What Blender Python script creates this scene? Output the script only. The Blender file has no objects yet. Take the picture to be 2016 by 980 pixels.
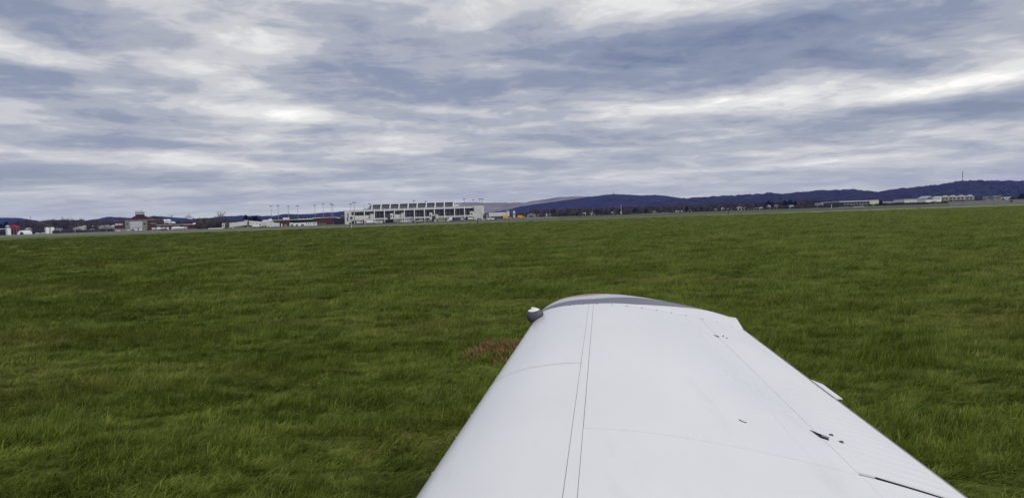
import bpy, math, random
import numpy as np
random.seed(7); rng = np.random.default_rng(7)
SC = bpy.context.scene; COL = SC.collection
R_ = math.radians

# ------------------------------------------------------------------ camera
FPX = 1470.0; EYE = 1.95
PITCH = R_(2.495); ROLL = R_(-1.92)
cam = bpy.data.cameras.new('camera'); cam.sensor_width = 36; cam.lens = FPX/2016*36
cam.clip_start = 0.05; cam.clip_end = 30000
co = bpy.data.objects.new('camera', cam); COL.objects.link(co)
co.location = (0, 0, EYE)
from mathutils import Matrix, Vector
RM = (Matrix.Rotation(math.pi/2-PITCH, 3, 'X') @ Matrix.Rotation(ROLL, 3, 'Z'))
co.rotation_euler = RM.to_euler(); SC.camera = co

# ------------------------------------------------------------------ world and sun
SUN_EL, SUN_AZ = 38.0, 138.0      # azimuth clockwise from +Y (the view direction)
w = bpy.data.worlds.new('World'); SC.world = w; w.use_nodes = True
nt = w.node_tree; nt.nodes.clear()
N = lambda t: nt.nodes.new(t)
def lk(a, b): nt.links.new(a, b)
def mth(op, a, b=None, c=None, clamp=False):
    n = N('ShaderNodeMath'); n.operation = op; n.use_clamp = clamp
    for i, v in enumerate((a, b, c)):
        if v is None: continue
        if isinstance(v, (int, float)): n.inputs[i].default_value = v
        else: lk(v, n.inputs[i])
    return n.outputs[0]
tc = N('ShaderNodeTexCoord'); sp = N('ShaderNodeSeparateXYZ'); lk(tc.outputs['Generated'], sp.inputs[0])
X, Y, Z = sp.outputs
Zc = mth('MAXIMUM', Z, 0.0)
den = mth('ADD', Zc, 0.085)
U = mth('DIVIDE', X, den); V = mth('DIVIDE', Y, den)
def noise(scale, sx, sy, detail, rough, off, dist=0.0, shear=0.0):
    cb = N('ShaderNodeCombineXYZ')
    lk(mth('MULTIPLY_ADD', U, sx, off), cb.inputs[0])
    vv = mth('MULTIPLY_ADD', V, sy, off*1.7)
    if shear: vv = mth('ADD', vv, mth('MULTIPLY', U, shear))
    lk(vv, cb.inputs[1])
    n = N('ShaderNodeTexNoise'); n.inputs['Scale'].default_value = scale
    n.inputs['Detail'].default_value = detail; n.inputs['Roughness'].default_value = rough
    n.inputs['Distortion'].default_value = dist
    lk(cb.outputs[0], n.inputs['Vector']); return n.outputs[0]
n_big = noise(0.50, 0.8, 1.1, 3, .5, 3.1, .1)
n_mid = noise(1.15, 1.0, 1.15, 8, .55, 11.3, .35, -.10)
n_fine = noise(4.2, 1.1, 1.0, 8, .60, 5.7, .5)
n_gap = noise(0.55, 0.9, 1.1, 6, .55, 21.4, .6)
AZ = mth('ARCTAN2', X, Y); EL = mth('ARCSINE', Z)
def blob(px, py, sx, sy, amp, slope=0.0):
    hy = 426-(px-1008)*.0335
    az0 = math.atan((px-1008)/FPX); el0 = math.atan((hy-py)/FPX*math.cos(az0))
    a = mth('SUBTRACT', AZ, az0); e = mth('SUBTRACT', EL, el0)
    if slope: e = mth('SUBTRACT', e, mth('MULTIPLY', a, slope))
    a = mth('DIVIDE', a, sx/FPX); e = mth('DIVIDE', e, sy/FPX)
    s = mth('ADD', mth('MULTIPLY', a, a), mth('MULTIPLY', e, e))
    return mth('MULTIPLY', mth('EXPONENT', mth('MULTIPLY', s, -1.0)), amp)
blobs = [  # px, py, half-width, half-height, amount, tilt : the broad cloud banks and lanes of this sky
 (1230, 130, 330, 58, -.19, .06), (1520, 85, 330, 60, -.16, .05), (1900, 60, 260, 60, -.05, .1), (1640, 318, 420, 7, .16, .03), (1250, 345, 420, 6, .14, .03), (1780, 262, 240, 8, .10, .03), (700, 372, 500, 6, .10, .0), (620, 150, 150, 50, -.08, -.25),
 (1780, 185, 240, 17, .27, .10), (1450, 203, 200, 18, .30, .05), (1160, 222, 200, 22, .15, .05), (1960, 150, 160, 20, .08, .2),
 (1700, 235, 420, 24, -.20, .02), (1250, 262, 260, 18, -.12, .05), (1960, 210, 160, 30, -.12, .0),
 (40, 100, 130, 26, .22, -.25), (300, 75, 150, 45, -.15, -.15), (400, 100, 120, 30, -.10, 0), (540, 90, 110, 30, .15, -.1), (430, 150, 150, 24, .26, -.2), (330, 35, 90, 40, .09, -.2),
 (110, 60, 160, 26, -.16, -.2), (90, 140, 150, 14, -.12, -.1), (600, 190, 180, 24, -.15, -.2), (1020, 20, 180, 40, .10, .0),
 (250, 300, 260, 12, .14, 0), (60, 345, 220, 16, -.20, 0), (400, 352, 260, 12, -.12, 0), (650, 235, 200, 14, .18, -.05),
 (500, 215, 160, 14, .12, -.1), (350, 285, 200, 12, -.08, 0), (1080, 330, 380, 8, -.08, .04), (1150, 295, 320, 9, .12, .04), (1800, 285, 260, 9, .10, .02)]
bsum = None
for b in blobs:
    v = blob(*b); bsum = v if bsum is None else mth('ADD', bsum, v)
val = mth('MULTIPLY', mth('SUBTRACT', n_big, .5), .55)
val = mth('ADD', val, mth('MULTIPLY', mth('SUBTRACT', n_mid, .5), 1.12))
val = mth('ADD', val, mth('MULTIPLY', mth('SUBTRACT', n_fine, .5), .42))
val = mth('ADD', mth('ADD', val, .53), bsum)
ramp = N('ShaderNodeValToRGB'); lk(val, ramp.inputs[0]); cr = ramp.color_ramp; cr.interpolation = 'EASE'
pts = [(.14, (.145, .185, .285)), (.34, (.225, .262, .355)), (.50, (.355, .378, .438)), (.64, (.525, .535, .552)), (.78, (.71, .708, .69)), (.97, (.98, .96, .92))]
cr.elements[0].position = pts[0][0]; cr.elements[0].color = (*pts[0][1], 1)
cr.elements[1].position = pts[-1][0]; cr.elements[1].color = (*pts[-1][1], 1)
for p_, c_ in pts[1:-1]:
    e_ = cr.elements.new(p_); e_.color = (*c_, 1)
def mixc(fac, a, b):
    m = N('ShaderNodeMix'); m.data_type = 'RGBA'
    if isinstance(fac, (int, float)): m.inputs[0].default_value = fac
    else: lk(fac, m.inputs[0])
    for i, v in ((6, a), (7, b)):
        if isinstance(v, tuple): m.inputs[i].default_value = (*v, 1)
        else: lk(v, m.inputs[i])
    return m.outputs[2]
hz = mth('EXPONENT', mth('MULTIPLY', Zc, -17.0))
cloud = mixc(mth('MULTIPLY', hz, .66), ramp.outputs[0], (.94, .95, .74))
sky = N('ShaderNodeTexSky'); sky.sky_type = 'NISHITA'; sky.sun_disc = False
sky.sun_elevation = R_(SUN_EL); sky.sun_rotation = R_(SUN_AZ); sky.air_density = 1.0; sky.dust_density = .6
SKY_K = .10
sc = N('ShaderNodeVectorMath'); sc.operation = 'SCALE'; lk(cloud, sc.inputs[0]); sc.inputs[3].default_value = 1/SKY_K
gap = N('ShaderNodeMapRange'); gap.interpolation_type = 'SMOOTHSTEP'; lk(n_gap, gap.inputs[0])
gap.inputs[1].default_value = .56; gap.inputs[2].default_value = .78; gap.inputs[3].default_value = 0; gap.inputs[4].default_value = .12
gf = mth('MULTIPLY', gap.outputs[0], mth('SUBTRACT', 1.0, hz))
fin = mixc(gf, sc.outputs[0], sky.outputs[0])
bg = N('ShaderNodeBackground'); bg.inputs[1].default_value = SKY_K; lk(fin, bg.inputs[0])
wo = N('ShaderNodeOutputWorld'); lk(bg.outputs[0], wo.inputs[0])
sl = bpy.data.lights.new('sun', 'SUN'); sl.energy = 1.5; sl.angle = R_(14); sl.color = (1, .96, .9)
so = bpy.data.objects.new('sun', sl); COL.objects.link(so)
sd = Vector((math.sin(R_(SUN_AZ))*math.cos(R_(SUN_EL)), math.cos(R_(SUN_AZ))*math.cos(R_(SUN_EL)), math.sin(R_(SUN_EL))))
so.rotation_euler = sd.to_track_quat('Z', 'Y').to_euler(); so.location = (30, 30, 60)
vs = SC.view_settings; vs.view_transform = 'Standard'; vs.look = 'None'; vs.exposure = 0.25; vs.gamma = 1
SC.render.engine = 'CYCLES'; SC.cycles.volume_bounces = 0; SC.cycles.max_bounces = 6

# ------------------------------------------------------------------ helpers
def at(px, py, D):
    """world point seen at photo pixel (px,py) at distance D along the view's ground axis"""
    v = RM @ Vector(((px-1008)/FPX, (490-py)/FPX, -1)); k = D/v.y
    return Vector((v.x*k, D, EYE+v.z*k))
def hyp(px): return 426-(px-1008)*.0335
def gx(px, D): return at(px, hyp(px), D).x
def zz(px, py, D): return at(px, py, D).z

MATS = {}
def mat(name, col, rough=.7, spec=.3, var=.12, scale=2.0, metal=0.0, bump=0.0, coord='Object', bscale=None, col2=None):
    if name in MATS: return MATS[name]
    m = bpy.data.materials.new(name); m.use_nodes = True; t = m.node_tree; b = t.nodes['Principled BSDF']
    tcn = t.nodes.new('ShaderNodeTexCoord'); g = t.nodes.new('ShaderNodeNewGeometry')
    src = tcn.outputs['Object'] if coord == 'Object' else g.outputs['Position']
    n = t.nodes.new('ShaderNodeTexNoise'); n.inputs['Scale'].default_value = scale; n.inputs['Detail'].default_value = 5
    t.links.new(src, n.inputs['Vector'])
    r = t.nodes.new('ShaderNodeValToRGB'); t.links.new(n.outputs[0], r.inputs[0])
    r.color_ramp.elements[0].position = .3; r.color_ramp.elements[1].position = .7
    lo = tuple(max(0, c*(1-var)) for c in col); hi = col2 if col2 else tuple(min(1, c*(1+var)) for c in col)
    r.color_ramp.elements[0].color = (*lo, 1); r.color_ramp.elements[1].color = (*hi, 1)
    t.links.new(r.outputs[0], b.inputs['Base Color'])
    b.inputs['Roughness'].default_value = rough; b.inputs['Specular IOR Level'].default_value = spec; b.inputs['Metallic'].default_value = metal
    if bump:
        n2 = t.nodes.new('ShaderNodeTexNoise'); n2.inputs['Scale'].default_value = bscale or scale*6; n2.inputs['Detail'].default_value = 6
        t.links.new(src, n2.inputs['Vector'])
        bm = t.nodes.new('ShaderNodeBump'); bm.inputs['Strength'].default_value = bump; bm.inputs['Distance'].default_value = .05
        t.links.new(n2.outputs[0], bm.inputs['Height']); t.links.new(bm.outputs[0], b.inputs['Normal'])
    MATS[name] = m; return m

class MB:
    def __init__(s): s.v = []; s.f = []
    def add(s, vs_, fs):
        o = len(s.v); s.v += [tuple(p) for p in vs_]; s.f += [tuple(i+o for i in f) for f in fs]; return s
    def box(s, x0, x1, y0, y1, z0, z1):
        return s.add([(x0,y0,z0),(x1,y0,z0),(x1,y1,z0),(x0,y1,z0),(x0,y0,z1),(x1,y0,z1),(x1,y1,z1),(x0,y1,z1)],
            [(3,2,1,0),(4,5,6,7),(0,1,5,4),(1,2,6,5),(2,3,7,6),(3,0,4,7)])
    def tube(s, p, q, r0, r1, n=6, cap=True):
        p = Vector(p); q = Vector(q); d = (q-p).normalized(); a = d.orthogonal().normalized(); b = d.cross(a)
        vs_ = []
        for c, r in ((p, r0), (q, r1)):
            for i in range(n):
                t = 2*math.pi*i/n; vs_.append(c+a*(math.cos(t)*r)+b*(math.sin(t)*r))
        fs = [(i, (i+1) % n, n+(i+1) % n, n+i) for i in range(n)]
        if cap: fs += [tuple(range(n))[::-1], tuple(range(n, 2*n))]
        return s.add(vs_, fs)
    def prism(s, prof, axis, a0, a1):
        """profile [(u,z)...] extruded along 'x' or 'y'"""
        n = len(prof)
        if axis == 'y': vs_ = [(u, a, z) for a in (a0, a1) for u, z in prof]
        else: vs_ = [(a, u, z) for a in (a0, a1) for u, z in prof]
        return s.add(vs_, [(i, (i+1) % n, n+(i+1) % n, n+i) for i in range(n)]+[tuple(range(n))[::-1], tuple(range(n, 2*n))])
    def grid(s, P, close=False):
        P = np.asarray(P); a, b = P.shape[:2]
        return s.add(P.reshape(-1, 3).tolist(), [(i*b+j, i*b+j+1, (i+1)*b+j+1, (i+1)*b+j) for i in range(a-1) for j in range(b-1)])
    def obj(s, name, m, parent=None, smooth=False, loc=None):
        me = bpy.data.meshes.new(name); me.from_pydata(s.v, [], s.f)
        me.materials.append(m)
        if smooth: me.polygons.foreach_set('use_smooth', [True]*len(me.polygons))
        me.update()
        o = bpy.data.objects.new(name, me); COL.objects.link(o)
        if parent: o.parent = parent
        if loc: o.location = loc
        return o
def tag(o, label=None, cat=None, group=None, kind=None):
    if label: o['label'] = label
    if cat: o['category'] = cat
    if group: o['group'] = group
    if kind: o['kind'] = kind
    return o
def thing(name, label, cat, loc, group=None, rz=0):
    o = bpy.data.objects.new(name, None); COL.objects.link(o); o.location = loc; o.rotation_euler = (0, 0, rz)
    return tag(o, label, cat, group)
def copy_tree(o, parent=None):
    c = o.copy(); COL.objects.link(c); c.parent = parent
    for ch in list(o.children): copy_tree(ch, c)
    return c

# value noise for placement
def vnoise(x, y, sc_, seed):
    r = np.random.default_rng(seed); T = r.random((64, 64))
    u = x/sc_; v = y/sc_; i = np.floor(u).astype(int); j = np.floor(v).astype(int); fu = u-i; fv = v-j
    fu = fu*fu*(3-2*fu); fv = fv*fv*(3-2*fv)
    a = T[i % 64, j % 64]; b = T[(i+1) % 64, j % 64]; c = T[i % 64, (j+1) % 64]; d = T[(i+1) % 64, (j+1) % 64]
    return (a*(1-fu)+b*fu)*(1-fv)+(c*(1-fu)+d*fu)*fv

# ------------------------------------------------------------------ materials
M_white = mat('white_paint', (.78, .79, .80), .5, .4, .04, .6)
M_offw = mat('off_white_cladding', (.62, .62, .58), .6, .3, .08, .5)
M_lgrey = mat('pale_grey_panel', (.60, .60, .63), .6, .3, .08, .4)
M_mgrey = mat('mid_grey_panel', (.24, .25, .26), .6, .3, .1, .4)
M_dgrey = mat('dark_grey_panel', (.07, .07, .08), .6, .3, .15, .5)
M_black = mat('black_rubber', (.02, .02, .022), .8, .2, .2, 3)
M_glass = mat('dark_glass', (.008, .009, .014), .25, .2, .1, .2)
M_brick = mat('red_brown_brick', (.075, .040, .032), .85, .2, .25, 1.5)
M_redroof = mat('dark_red_roof', (.060, .016, .017), .7, .3, .2, 1)
M_stone = mat('tan_grey_stone', (.24, .225, .195), .85, .2, .1, .6)
M_tan = mat('tan_wall', (.27, .22, .17), .85, .2, .12, .6)
M_yellow = mat('yellow_paint', (.62, .33, .02), .45, .5, .06, 1)
M_red = mat('red_fabric', (.27, .015, .025), .6, .3, .1, 1)
M_olive = mat('olive_paint', (.22, .24, .10), .6, .3, .1, 1)
M_steel = mat('galvanised_steel', (.30, .31, .33), .5, .4, .1, 1)
M_bark = mat('bare_branches', (.085, .070, .055), .95, .1, .25, .4, coord='World')
M_barkd = mat('dark_trunk', (.045, .036, .03), .95, .1, .25, .4, coord='World')
M_ever = mat('evergreen_foliage', (.016, .024, .014), .95, .1, .35, .25, coord='World')
M_wood = mat('leafless_woodland', (.034, .028, .026), .98, .05, .5, .05, coord='World', col2=(.085, .066, .052))

# ------------------------------------------------------------------ ground
def grass_ground_mat():
    m = bpy.data.materials.new('grass_ground'); m.use_nodes = True; t = m.node_tree; b = t.nodes['Principled BSDF']
    g = t.nodes.new('ShaderNodeNewGeometry')
    def ns(scale, det, sx=1, sy=1):
        mp = t.nodes.new('ShaderNodeMapping'); mp.inputs['Scale'].default_value = (sx*.5, sy, 1); t.links.new(g.outputs['Position'], mp.inputs[0])
        n = t.nodes.new('ShaderNodeTexNoise'); n.inputs['Scale'].default_value = scale; n.inputs['Detail'].default_value = det; n.inputs['Roughness'].default_value = .62
        t.links.new(mp.outputs[0], n.inputs[0]); return n.outputs[0]
    def rp(src, a, b_, c0, c1):
        r = t.nodes.new('ShaderNodeValToRGB'); t.links.new(src, r.inputs[0]); e = r.color_ramp.elements
        e[0].position = a; e[1].position = b_; e[0].color = (*c0, 1); e[1].color = (*c1, 1); return r.outputs[0]
    c1 = rp(ns(.35, 8, .6, 1), .38, .62, (.062, .080, .012), (.160, .175, .044))
    c2 = rp(ns(.045, 5, .7, 1), .40, .66, (.070, .084, .014), (.175, .175, .055))
    mx = t.nodes.new('ShaderNodeMix'); mx.data_type = 'RGBA'; mx.inputs[0].default_value = .45
    t.links.new(c1, mx.inputs[6]); t.links.new(c2, mx.inputs[7]); t.links.new(mx.outputs[2], b.inputs['Base Color'])
    b.inputs['Roughness'].default_value = .95; b.inputs['Specular IOR Level'].default_value = .1
    bp = t.nodes.new('ShaderNodeBump'); bp.inputs['Strength'].default_value = 1; bp.inputs['Distance'].default_value = .35
    t.links.new(ns(.9, 9, .6, 1), bp.inputs['Height']); t.links.new(bp.outputs[0], b.inputs['Normal'])
    return m
M_ground = grass_ground_mat()
q = np.linspace(-1, 1, 121); xs = np.sign(q)*np.abs(q)**3*9500
ys = np.concatenate([[-2500, -600, -150, -40, -10], np.linspace(0, 1, 110)**3*9500+0])
P = np.zeros((len(xs), len(ys), 3)); P[..., 0] = xs[:, None]; P[..., 1] = ys[None, :]
mb = MB(); mb.grid(np.transpose(P, (1, 0, 2))); tag(mb.obj('ground', M_ground), kind='structure')

# edge of the mown grass: world curve through measured points
EDGE = [(-900, 520), (-560, 470), (-281, 392), (-150, 325), (-47, 279), (23, 246), (118, 241), (174, 249), (420, 290), (900, 370)]
def edge_y(x): return float(np.interp(x, [e[0] for e in EDGE], [e[1] for e in EDGE]))
def strip(name, d0, d1, z, m, x0=-900, x1=900):
    v = []
    for x in np.linspace(x0, x1, 91): v.append([(x, edge_y(x)+d0, z), (x, edge_y(x)+d1, z)])
    mb_ = MB(); mb_.grid(np.transpose(np.array(v), (1, 0, 2))); return tag(mb_.obj(name, m), kind='structure')
M_runway = mat('weathered_runway', (.115, .120, .080), .9, .2, .12, .05, coord='World')
M_edge = mat('pale_runway_edge', (.27, .285, .19), .9, .2, .12, .08, coord='World')
M_mid = mat('worn_infield', (.085, .098, .045), .95, .1, .2, .03, coord='World')
M_apron = mat('concrete_apron', (.15, .15, .125), .85, .2, .12, .03, coord='World')
strip('pavement_edge', 0, 26, .02, M_edge)
strip('runway', 26, 75, .024, M_runway)
strip('infield', 75, 150, .02, M_mid)
strip('taxiway', 150, 215, .028, M_runway)
mb = MB(); mb.grid([[(-700, 470, .04), (30, 470, .04)], [(-700, 1050, .04), (60, 1050, .04)]]); tag(mb.obj('apron', M_apron), kind='structure')
mb = MB(); mb.grid([[(30, 470, .045), (330, 470, .045)], [(60, 900, .045), (330, 900, .045)]]); tag(mb.obj('infield_road', M_mid), kind='structure')

# ------------------------------------------------------------------ grass blades
def blade_mat():
    m = bpy.data.materials.new('grass_blades'); m.use_nodes = True; t = m.node_tree; b = t.nodes['Principled BSDF']
    g = t.nodes.new('ShaderNodeNewGeometry')
    def ns(scale, det, sy=1):
        mp = t.nodes.new('ShaderNodeMapping'); mp.inputs['Scale'].default_value = (.6, sy, .2); t.links.new(g.outputs['Position'], mp.inputs[0])
        n = t.nodes.new('ShaderNodeTexNoise'); n.inputs['Scale'].default_value = scale; n.inputs['Detail'].default_value = det
        t.links.new(mp.outputs[0], n.inputs[0]); return n.outputs[0]
    def rp(src, stops):
        r = t.nodes.new('ShaderNodeValToRGB'); t.links.new(src, r.inputs[0]); e = r.color_ramp.elements
        e[0].position = stops[0][0]; e[0].color = (*stops[0][1], 1); e[1].position = stops[-1][0]; e[1].color = (*stops[-1][1], 1)
        for p_, c_ in stops[1:-1]: x = e.new(p_); x.color = (*c_, 1)
        return r.outputs[0]
    big = rp(ns(.28, 4), [(.32, (.064, .130, .012)), (.48, (.112, .158, .020)), (.64, (.190, .185, .050))])
    sm = rp(ns(6.0, 7, 1.7), [(.39, (.006, .020, .002)), (.49, (.090, .138, .016)), (.62, (.30, .325, .095))])  # darkest stop puts the shade of hollows between clumps into blade colour
    mid = rp(ns(1.7, 5, 2.6), [(.40, (.52, .56, .48)), (.50, (1, 1, 1)), (.62, (1.35, 1.25, 1.3))])
    at_ = t.nodes.new('ShaderNodeAttribute'); at_.attribute_name = 'straw'
    mx = t.nodes.new('ShaderNodeMix'); mx.data_type = 'RGBA'; mx.inputs[0].default_value = .5
    t.links.new(big, mx.inputs[6]); t.links.new(sm, mx.inputs[7])
    m2 = t.nodes.new('ShaderNodeMix'); m2.data_type = 'RGBA'; t.links.new(at_.outputs['Fac'], m2.inputs[0])
    ml = t.nodes.new('ShaderNodeMix'); ml.data_type = 'RGBA'; ml.blend_type = 'MULTIPLY'; ml.inputs[0].default_value = 1; t.links.new(mx.outputs[2], ml.inputs[6]); t.links.new(mid, ml.inputs[7])
    t.links.new(ml.outputs[2], m2.inputs[6]); m2.inputs[7].default_value = (.28, .33, .06, 1)
    t.links.new(m2.outputs[2], b.inputs['Base Color'])
    b.inputs['Roughness'].default_value = .6; b.inputs['Specular IOR Level'].default_value = .03
    tr = t.nodes.new('ShaderNodeBsdfTranslucent'); t.links.new(m2.outputs[2], tr.inputs[0])
    ms = t.nodes.new('ShaderNodeMixShader'); ms.inputs[0].default_value = .25
    t.links.new(b.outputs[0], ms.inputs[1]); t.links.new(tr.outputs[0], ms.inputs[2])
    t.links.new(ms.outputs[0], t.nodes['Material Output'].inputs[0])
    return m
M_blade = blade_mat()
M_dead = mat('dead_grass', (.085, .052, .022), .9, .05, .5, 14, coord='World', col2=(.33, .22, .10))
def tuft(name, n, m, seed, lean=(25, 75), rad=.10, ln=(.12, .27), wd=(.004, .0075)):
    r = random.Random(seed); vs_ = []; fs = []; st = []
    for i in range(n):
        a = r.random()*6.283; rr = rad*math.sqrt(r.random()); bx, by = math.cos(a)*rr, math.sin(a)*rr
        L = r.uniform(*ln); th = R_(r.uniform(*lean)); dr = R_(r.gauss(0, 38)); wv = r.uniform(*wd)
        curve = r.uniform(.3, 1.0); segs = 3; p = Vector((bx, by, -.02)); tilt = th*.35
        straw = 1.0 if r.random() < .045 else r.random()**2*.5
        side = Vector((-math.sin(dr+r.uniform(-.8, .8)), math.cos(dr), 0))*wv
        o = len(vs_)
        for k in range(segs+1):
            ww = 1-(k/segs)**2*.92
            vs_ += [p-side*ww, p+side*ww]; st += [straw]*2
            d = Vector((math.cos(dr)*math.sin(tilt), math.sin(dr)*math.sin(tilt), math.cos(tilt)))
            p = p+d*(L/segs); tilt = min(tilt+th*curve*.55, R_(100)); p.z = max(p.z, .01)
        for k in range(segs): fs.append((o+2*k, o+2*k+1, o+2*k+3, o+2*k+2))
    me = bpy.data.meshes.new(name); me.from_pydata([tuple(v) for v in vs_], [], fs); me.materials.append(m)
    at_ = me.attributes.new('straw', 'FLOAT', 'POINT'); at_.data.foreach_set('value', st)
    return bpy.data.objects.new(name, me)
tufts = bpy.data.collections.new('tuft_shapes')
for k in range(6): tufts.objects.link(tuft('grass_tuft', 52, M_blade, k, (60, 118), .12, (.07, .18), (.0020, .0042)))
deadc = bpy.data.collections.new('dead_tuft_shapes')
for k in range(3): deadc.objects.link(tuft('dead_tuft', 26, M_dead, 50+k, (40, 95), .12, (.10, .22)))
def scatter(name, pos, rotz, tilt, scl, coll, kind='stuff', label=None, cat=None):
    me = bpy.data.meshes.new(name); me.vertices.add(len(pos)); me.vertices.foreach_set('co', pos.astype(np.float32).ravel())
    a = me.attributes.new('rot', 'FLOAT_VECTOR', 'POINT'); rv = np.zeros((len(pos), 3), np.float32); rv[:, 2] = rotz; rv[:, 1] = tilt; a.data.foreach_set('vector', rv.ravel())
    a = me.attributes.new('scl', 'FLOAT_VECTOR', 'POINT'); a.data.foreach_set('vector', scl.astype(np.float32).ravel())
    o = bpy.data.objects.new(name, me); COL.objects.link(o); tag(o, label, cat, None, kind)
    ng = bpy.data.node_groups.new(name+'_nodes', 'GeometryNodeTree')
    ng.interface.new_socket('Geometry', in_out='INPUT', socket_type='NodeSocketGeometry')
    ng.interface.new_socket('Geometry', in_out='OUTPUT', socket_type='NodeSocketGeometry')
    n = ng.nodes; gi = n.new('NodeGroupInput'); go = n.new('NodeGroupOutput')
    ci = n.new('GeometryNodeCollectionInfo'); ci.inputs[0].default_value = coll; ci.inputs['Separate Children'].default_value = True; ci.inputs['Reset Children'].default_value = True
    ip = n.new('GeometryNodeInstanceOnPoints'); ip.inputs['Pick Instance'].default_value = True
    def na(nm):
        x = n.new('GeometryNodeInputNamedAttribute'); x.data_type = 'FLOAT_VECTOR'; x.inputs[0].default_value = nm; return x.outputs[0]
    L = ng.links.new
    L(gi.outputs[0], ip.inputs['Points']); L(ci.outputs[0], ip.inputs['Instance'])
    er = n.new('FunctionNodeEulerToRotation'); L(na('rot'), er.inputs[0]); L(er.outputs[0], ip.inputs['Rotation'])
    L(na('scl'), ip.inputs['Scale'])
    rv_ = n.new('FunctionNodeRandomValue'); rv_.data_type = 'INT'; rv_.inputs[4].default_value = 0; rv_.inputs[5].default_value = 99; L(rv_.outputs[2], ip.inputs['Instance Index'])
    L(ip.outputs[0], go.inputs[0])
    md = o.modifiers.new('scatter', 'NODES'); md.node_group = ng
    return o
def sample_field():
    out = []
    r_edges = np.geomspace(3.2, 250, 46)
    for r0, r1 in zip(r_edges[:-1], r_edges[1:]):
        rm = (r0+r1)/2; rho = 150*min(1, (10/rm)**1.5)
        if rm > 110: rho *= .8
        half = R_(43) if rm < 40 else R_(38)
        n_ = int(rho*(r1*r1-r0*r0)*half)
        r = np.sqrt(rng.uniform(r0*r0, r1*r1, n_)); a = rng.uniform(-half, half, n_)
        out.append(np.stack([r*np.sin(a), r*np.cos(a)], 1))
    return np.concatenate(out)
xy = sample_field()
ey = np.interp(xy[:, 0], [e[0] for e in EDGE], [e[1] for e in EDGE]); xy = xy[xy[:, 1] < ey-.3]
DEAD = at(992, 694, 10.5); DX, DY = DEAD.x, 10.5
dd = ((xy[:, 0]-DX)/.44)**2+((xy[:, 1]-DY)/.40)**2
xy = xy[(dd > 1+.6*(rng.random(len(xy))-.5)) | (rng.random(len(xy)) < .12)]
r = np.hypot(xy[:, 0], xy[:, 1]); f = np.maximum(1, r/11)**.62
h1 = vnoise(xy[:, 0]*.6+500, xy[:, 1]*1.0+500, .6, 1); h2 = vnoise(xy[:, 0]*.4+500, xy[:, 1]*1.2+500, 2.6, 2); h3 = vnoise(xy[:, 0]*.7+500, xy[:, 1]+500, .32, 3); h4 = vnoise(xy[:, 0]*.6+900, xy[:, 1]+900, 9., 5)
hh = -.50+1.25*h1+.35*h2+1.45*h3+.12*h4
ff = np.minimum(f, 3.2)
scl = np.stack([f*rng.uniform(.8, 1.25, len(r)), f*rng.uniform(.8, 1.25, len(r)), np.maximum(.20, hh)*ff**.35*rng.uniform(.75, 1.2, len(r))], 1)
rot = (vnoise(xy[:, 0]+700, xy[:, 1]+700, 1.3, 4)-.5)*1.5+rng.normal(0, .55, len(r))+.15
pos = np.concatenate([xy, np.zeros((len(r), 1))], 1)
scatter('grass', pos, rot, rng.normal(0, .12, len(r)), scl, tufts, label='long wind-blown green grass covering the airfield in front of the runway', cat='grass')
n_ = 340; a = rng.uniform(0, 6.283, n_); rr = np.sqrt(rng.random(n_))*rng.choice([.8, 1.0, 1.25, 1.5], n_, p=[.45, .3, .17, .08])
pos = np.stack([DX+.46*rr*np.cos(a), DY+.62*rr*np.sin(a), np.zeros(n_)], 1)
scatter('dead_grass_patch', pos, rng.uniform(-3.1, 3.1, n_), rng.normal(0, .2, n_), np.stack([rng.uniform(.7, 1.2, n_)]*2+[rng.uniform(.45, 1.15, n_)], 1), deadc,
        label='patch of brown dead grass beside the front edge of the wing', cat='grass')

# ------------------------------------------------------------------ aircraft wing (real proportions, taper and dihedral; fitted once, metres)
LE0 = np.array([-.3916, 1.2, 1.1762]); LE1 = np.array([.1214, 4.1274, 1.3744]); C0, C1 = 1.6, 1.1116; INC, YAW = .0599, -.1674
def foil(t, th=.15, m=.03, p=.4):
    t = np.clip(t, 0, 1)
    yt = 5*th*(.2969*np.sqrt(t)-.126*t-.3516*t**2+.2843*t**3-.1036*t**4)
    yc = np.where(t < p, m/p**2*(2*p*t-t*t), m/(1-p)**2*(1-2*p+2*p*t-t*t)); return yc, yt
cz, sz = math.cos(YAW), math.sin(YAW)
AX = np.array([math.cos(INC)*cz, math.cos(INC)*sz, -math.sin(INC)]); AU = np.array([math.sin(INC)*cz, math.sin(INC)*sz, math.cos(INC)])
OUT = (LE1-LE0)/np.linalg.norm(LE1-LE0)
def W(s, t, side=1, off=0.0):
    """side 1 upper, -1 lower, 0 camber; off = metres outward"""
    s, t = np.broadcast_arrays(np.asarray(s, float), np.asarray(t, float))
    c = C0+(C1-C0)*s; yc, yt = foil(t)
    le = LE0+(LE1-LE0)*s[..., None]
    return le+(t*c)[..., None]*AX+((yc+side*yt)*c+side*off)[..., None]*AU
M_wing = mat('white_wing_paint', (.82, .825, .83), .30, .5, .025, 1.6)
wt = M_wing.node_tree; wb = wt.nodes['Principled BSDF']
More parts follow.
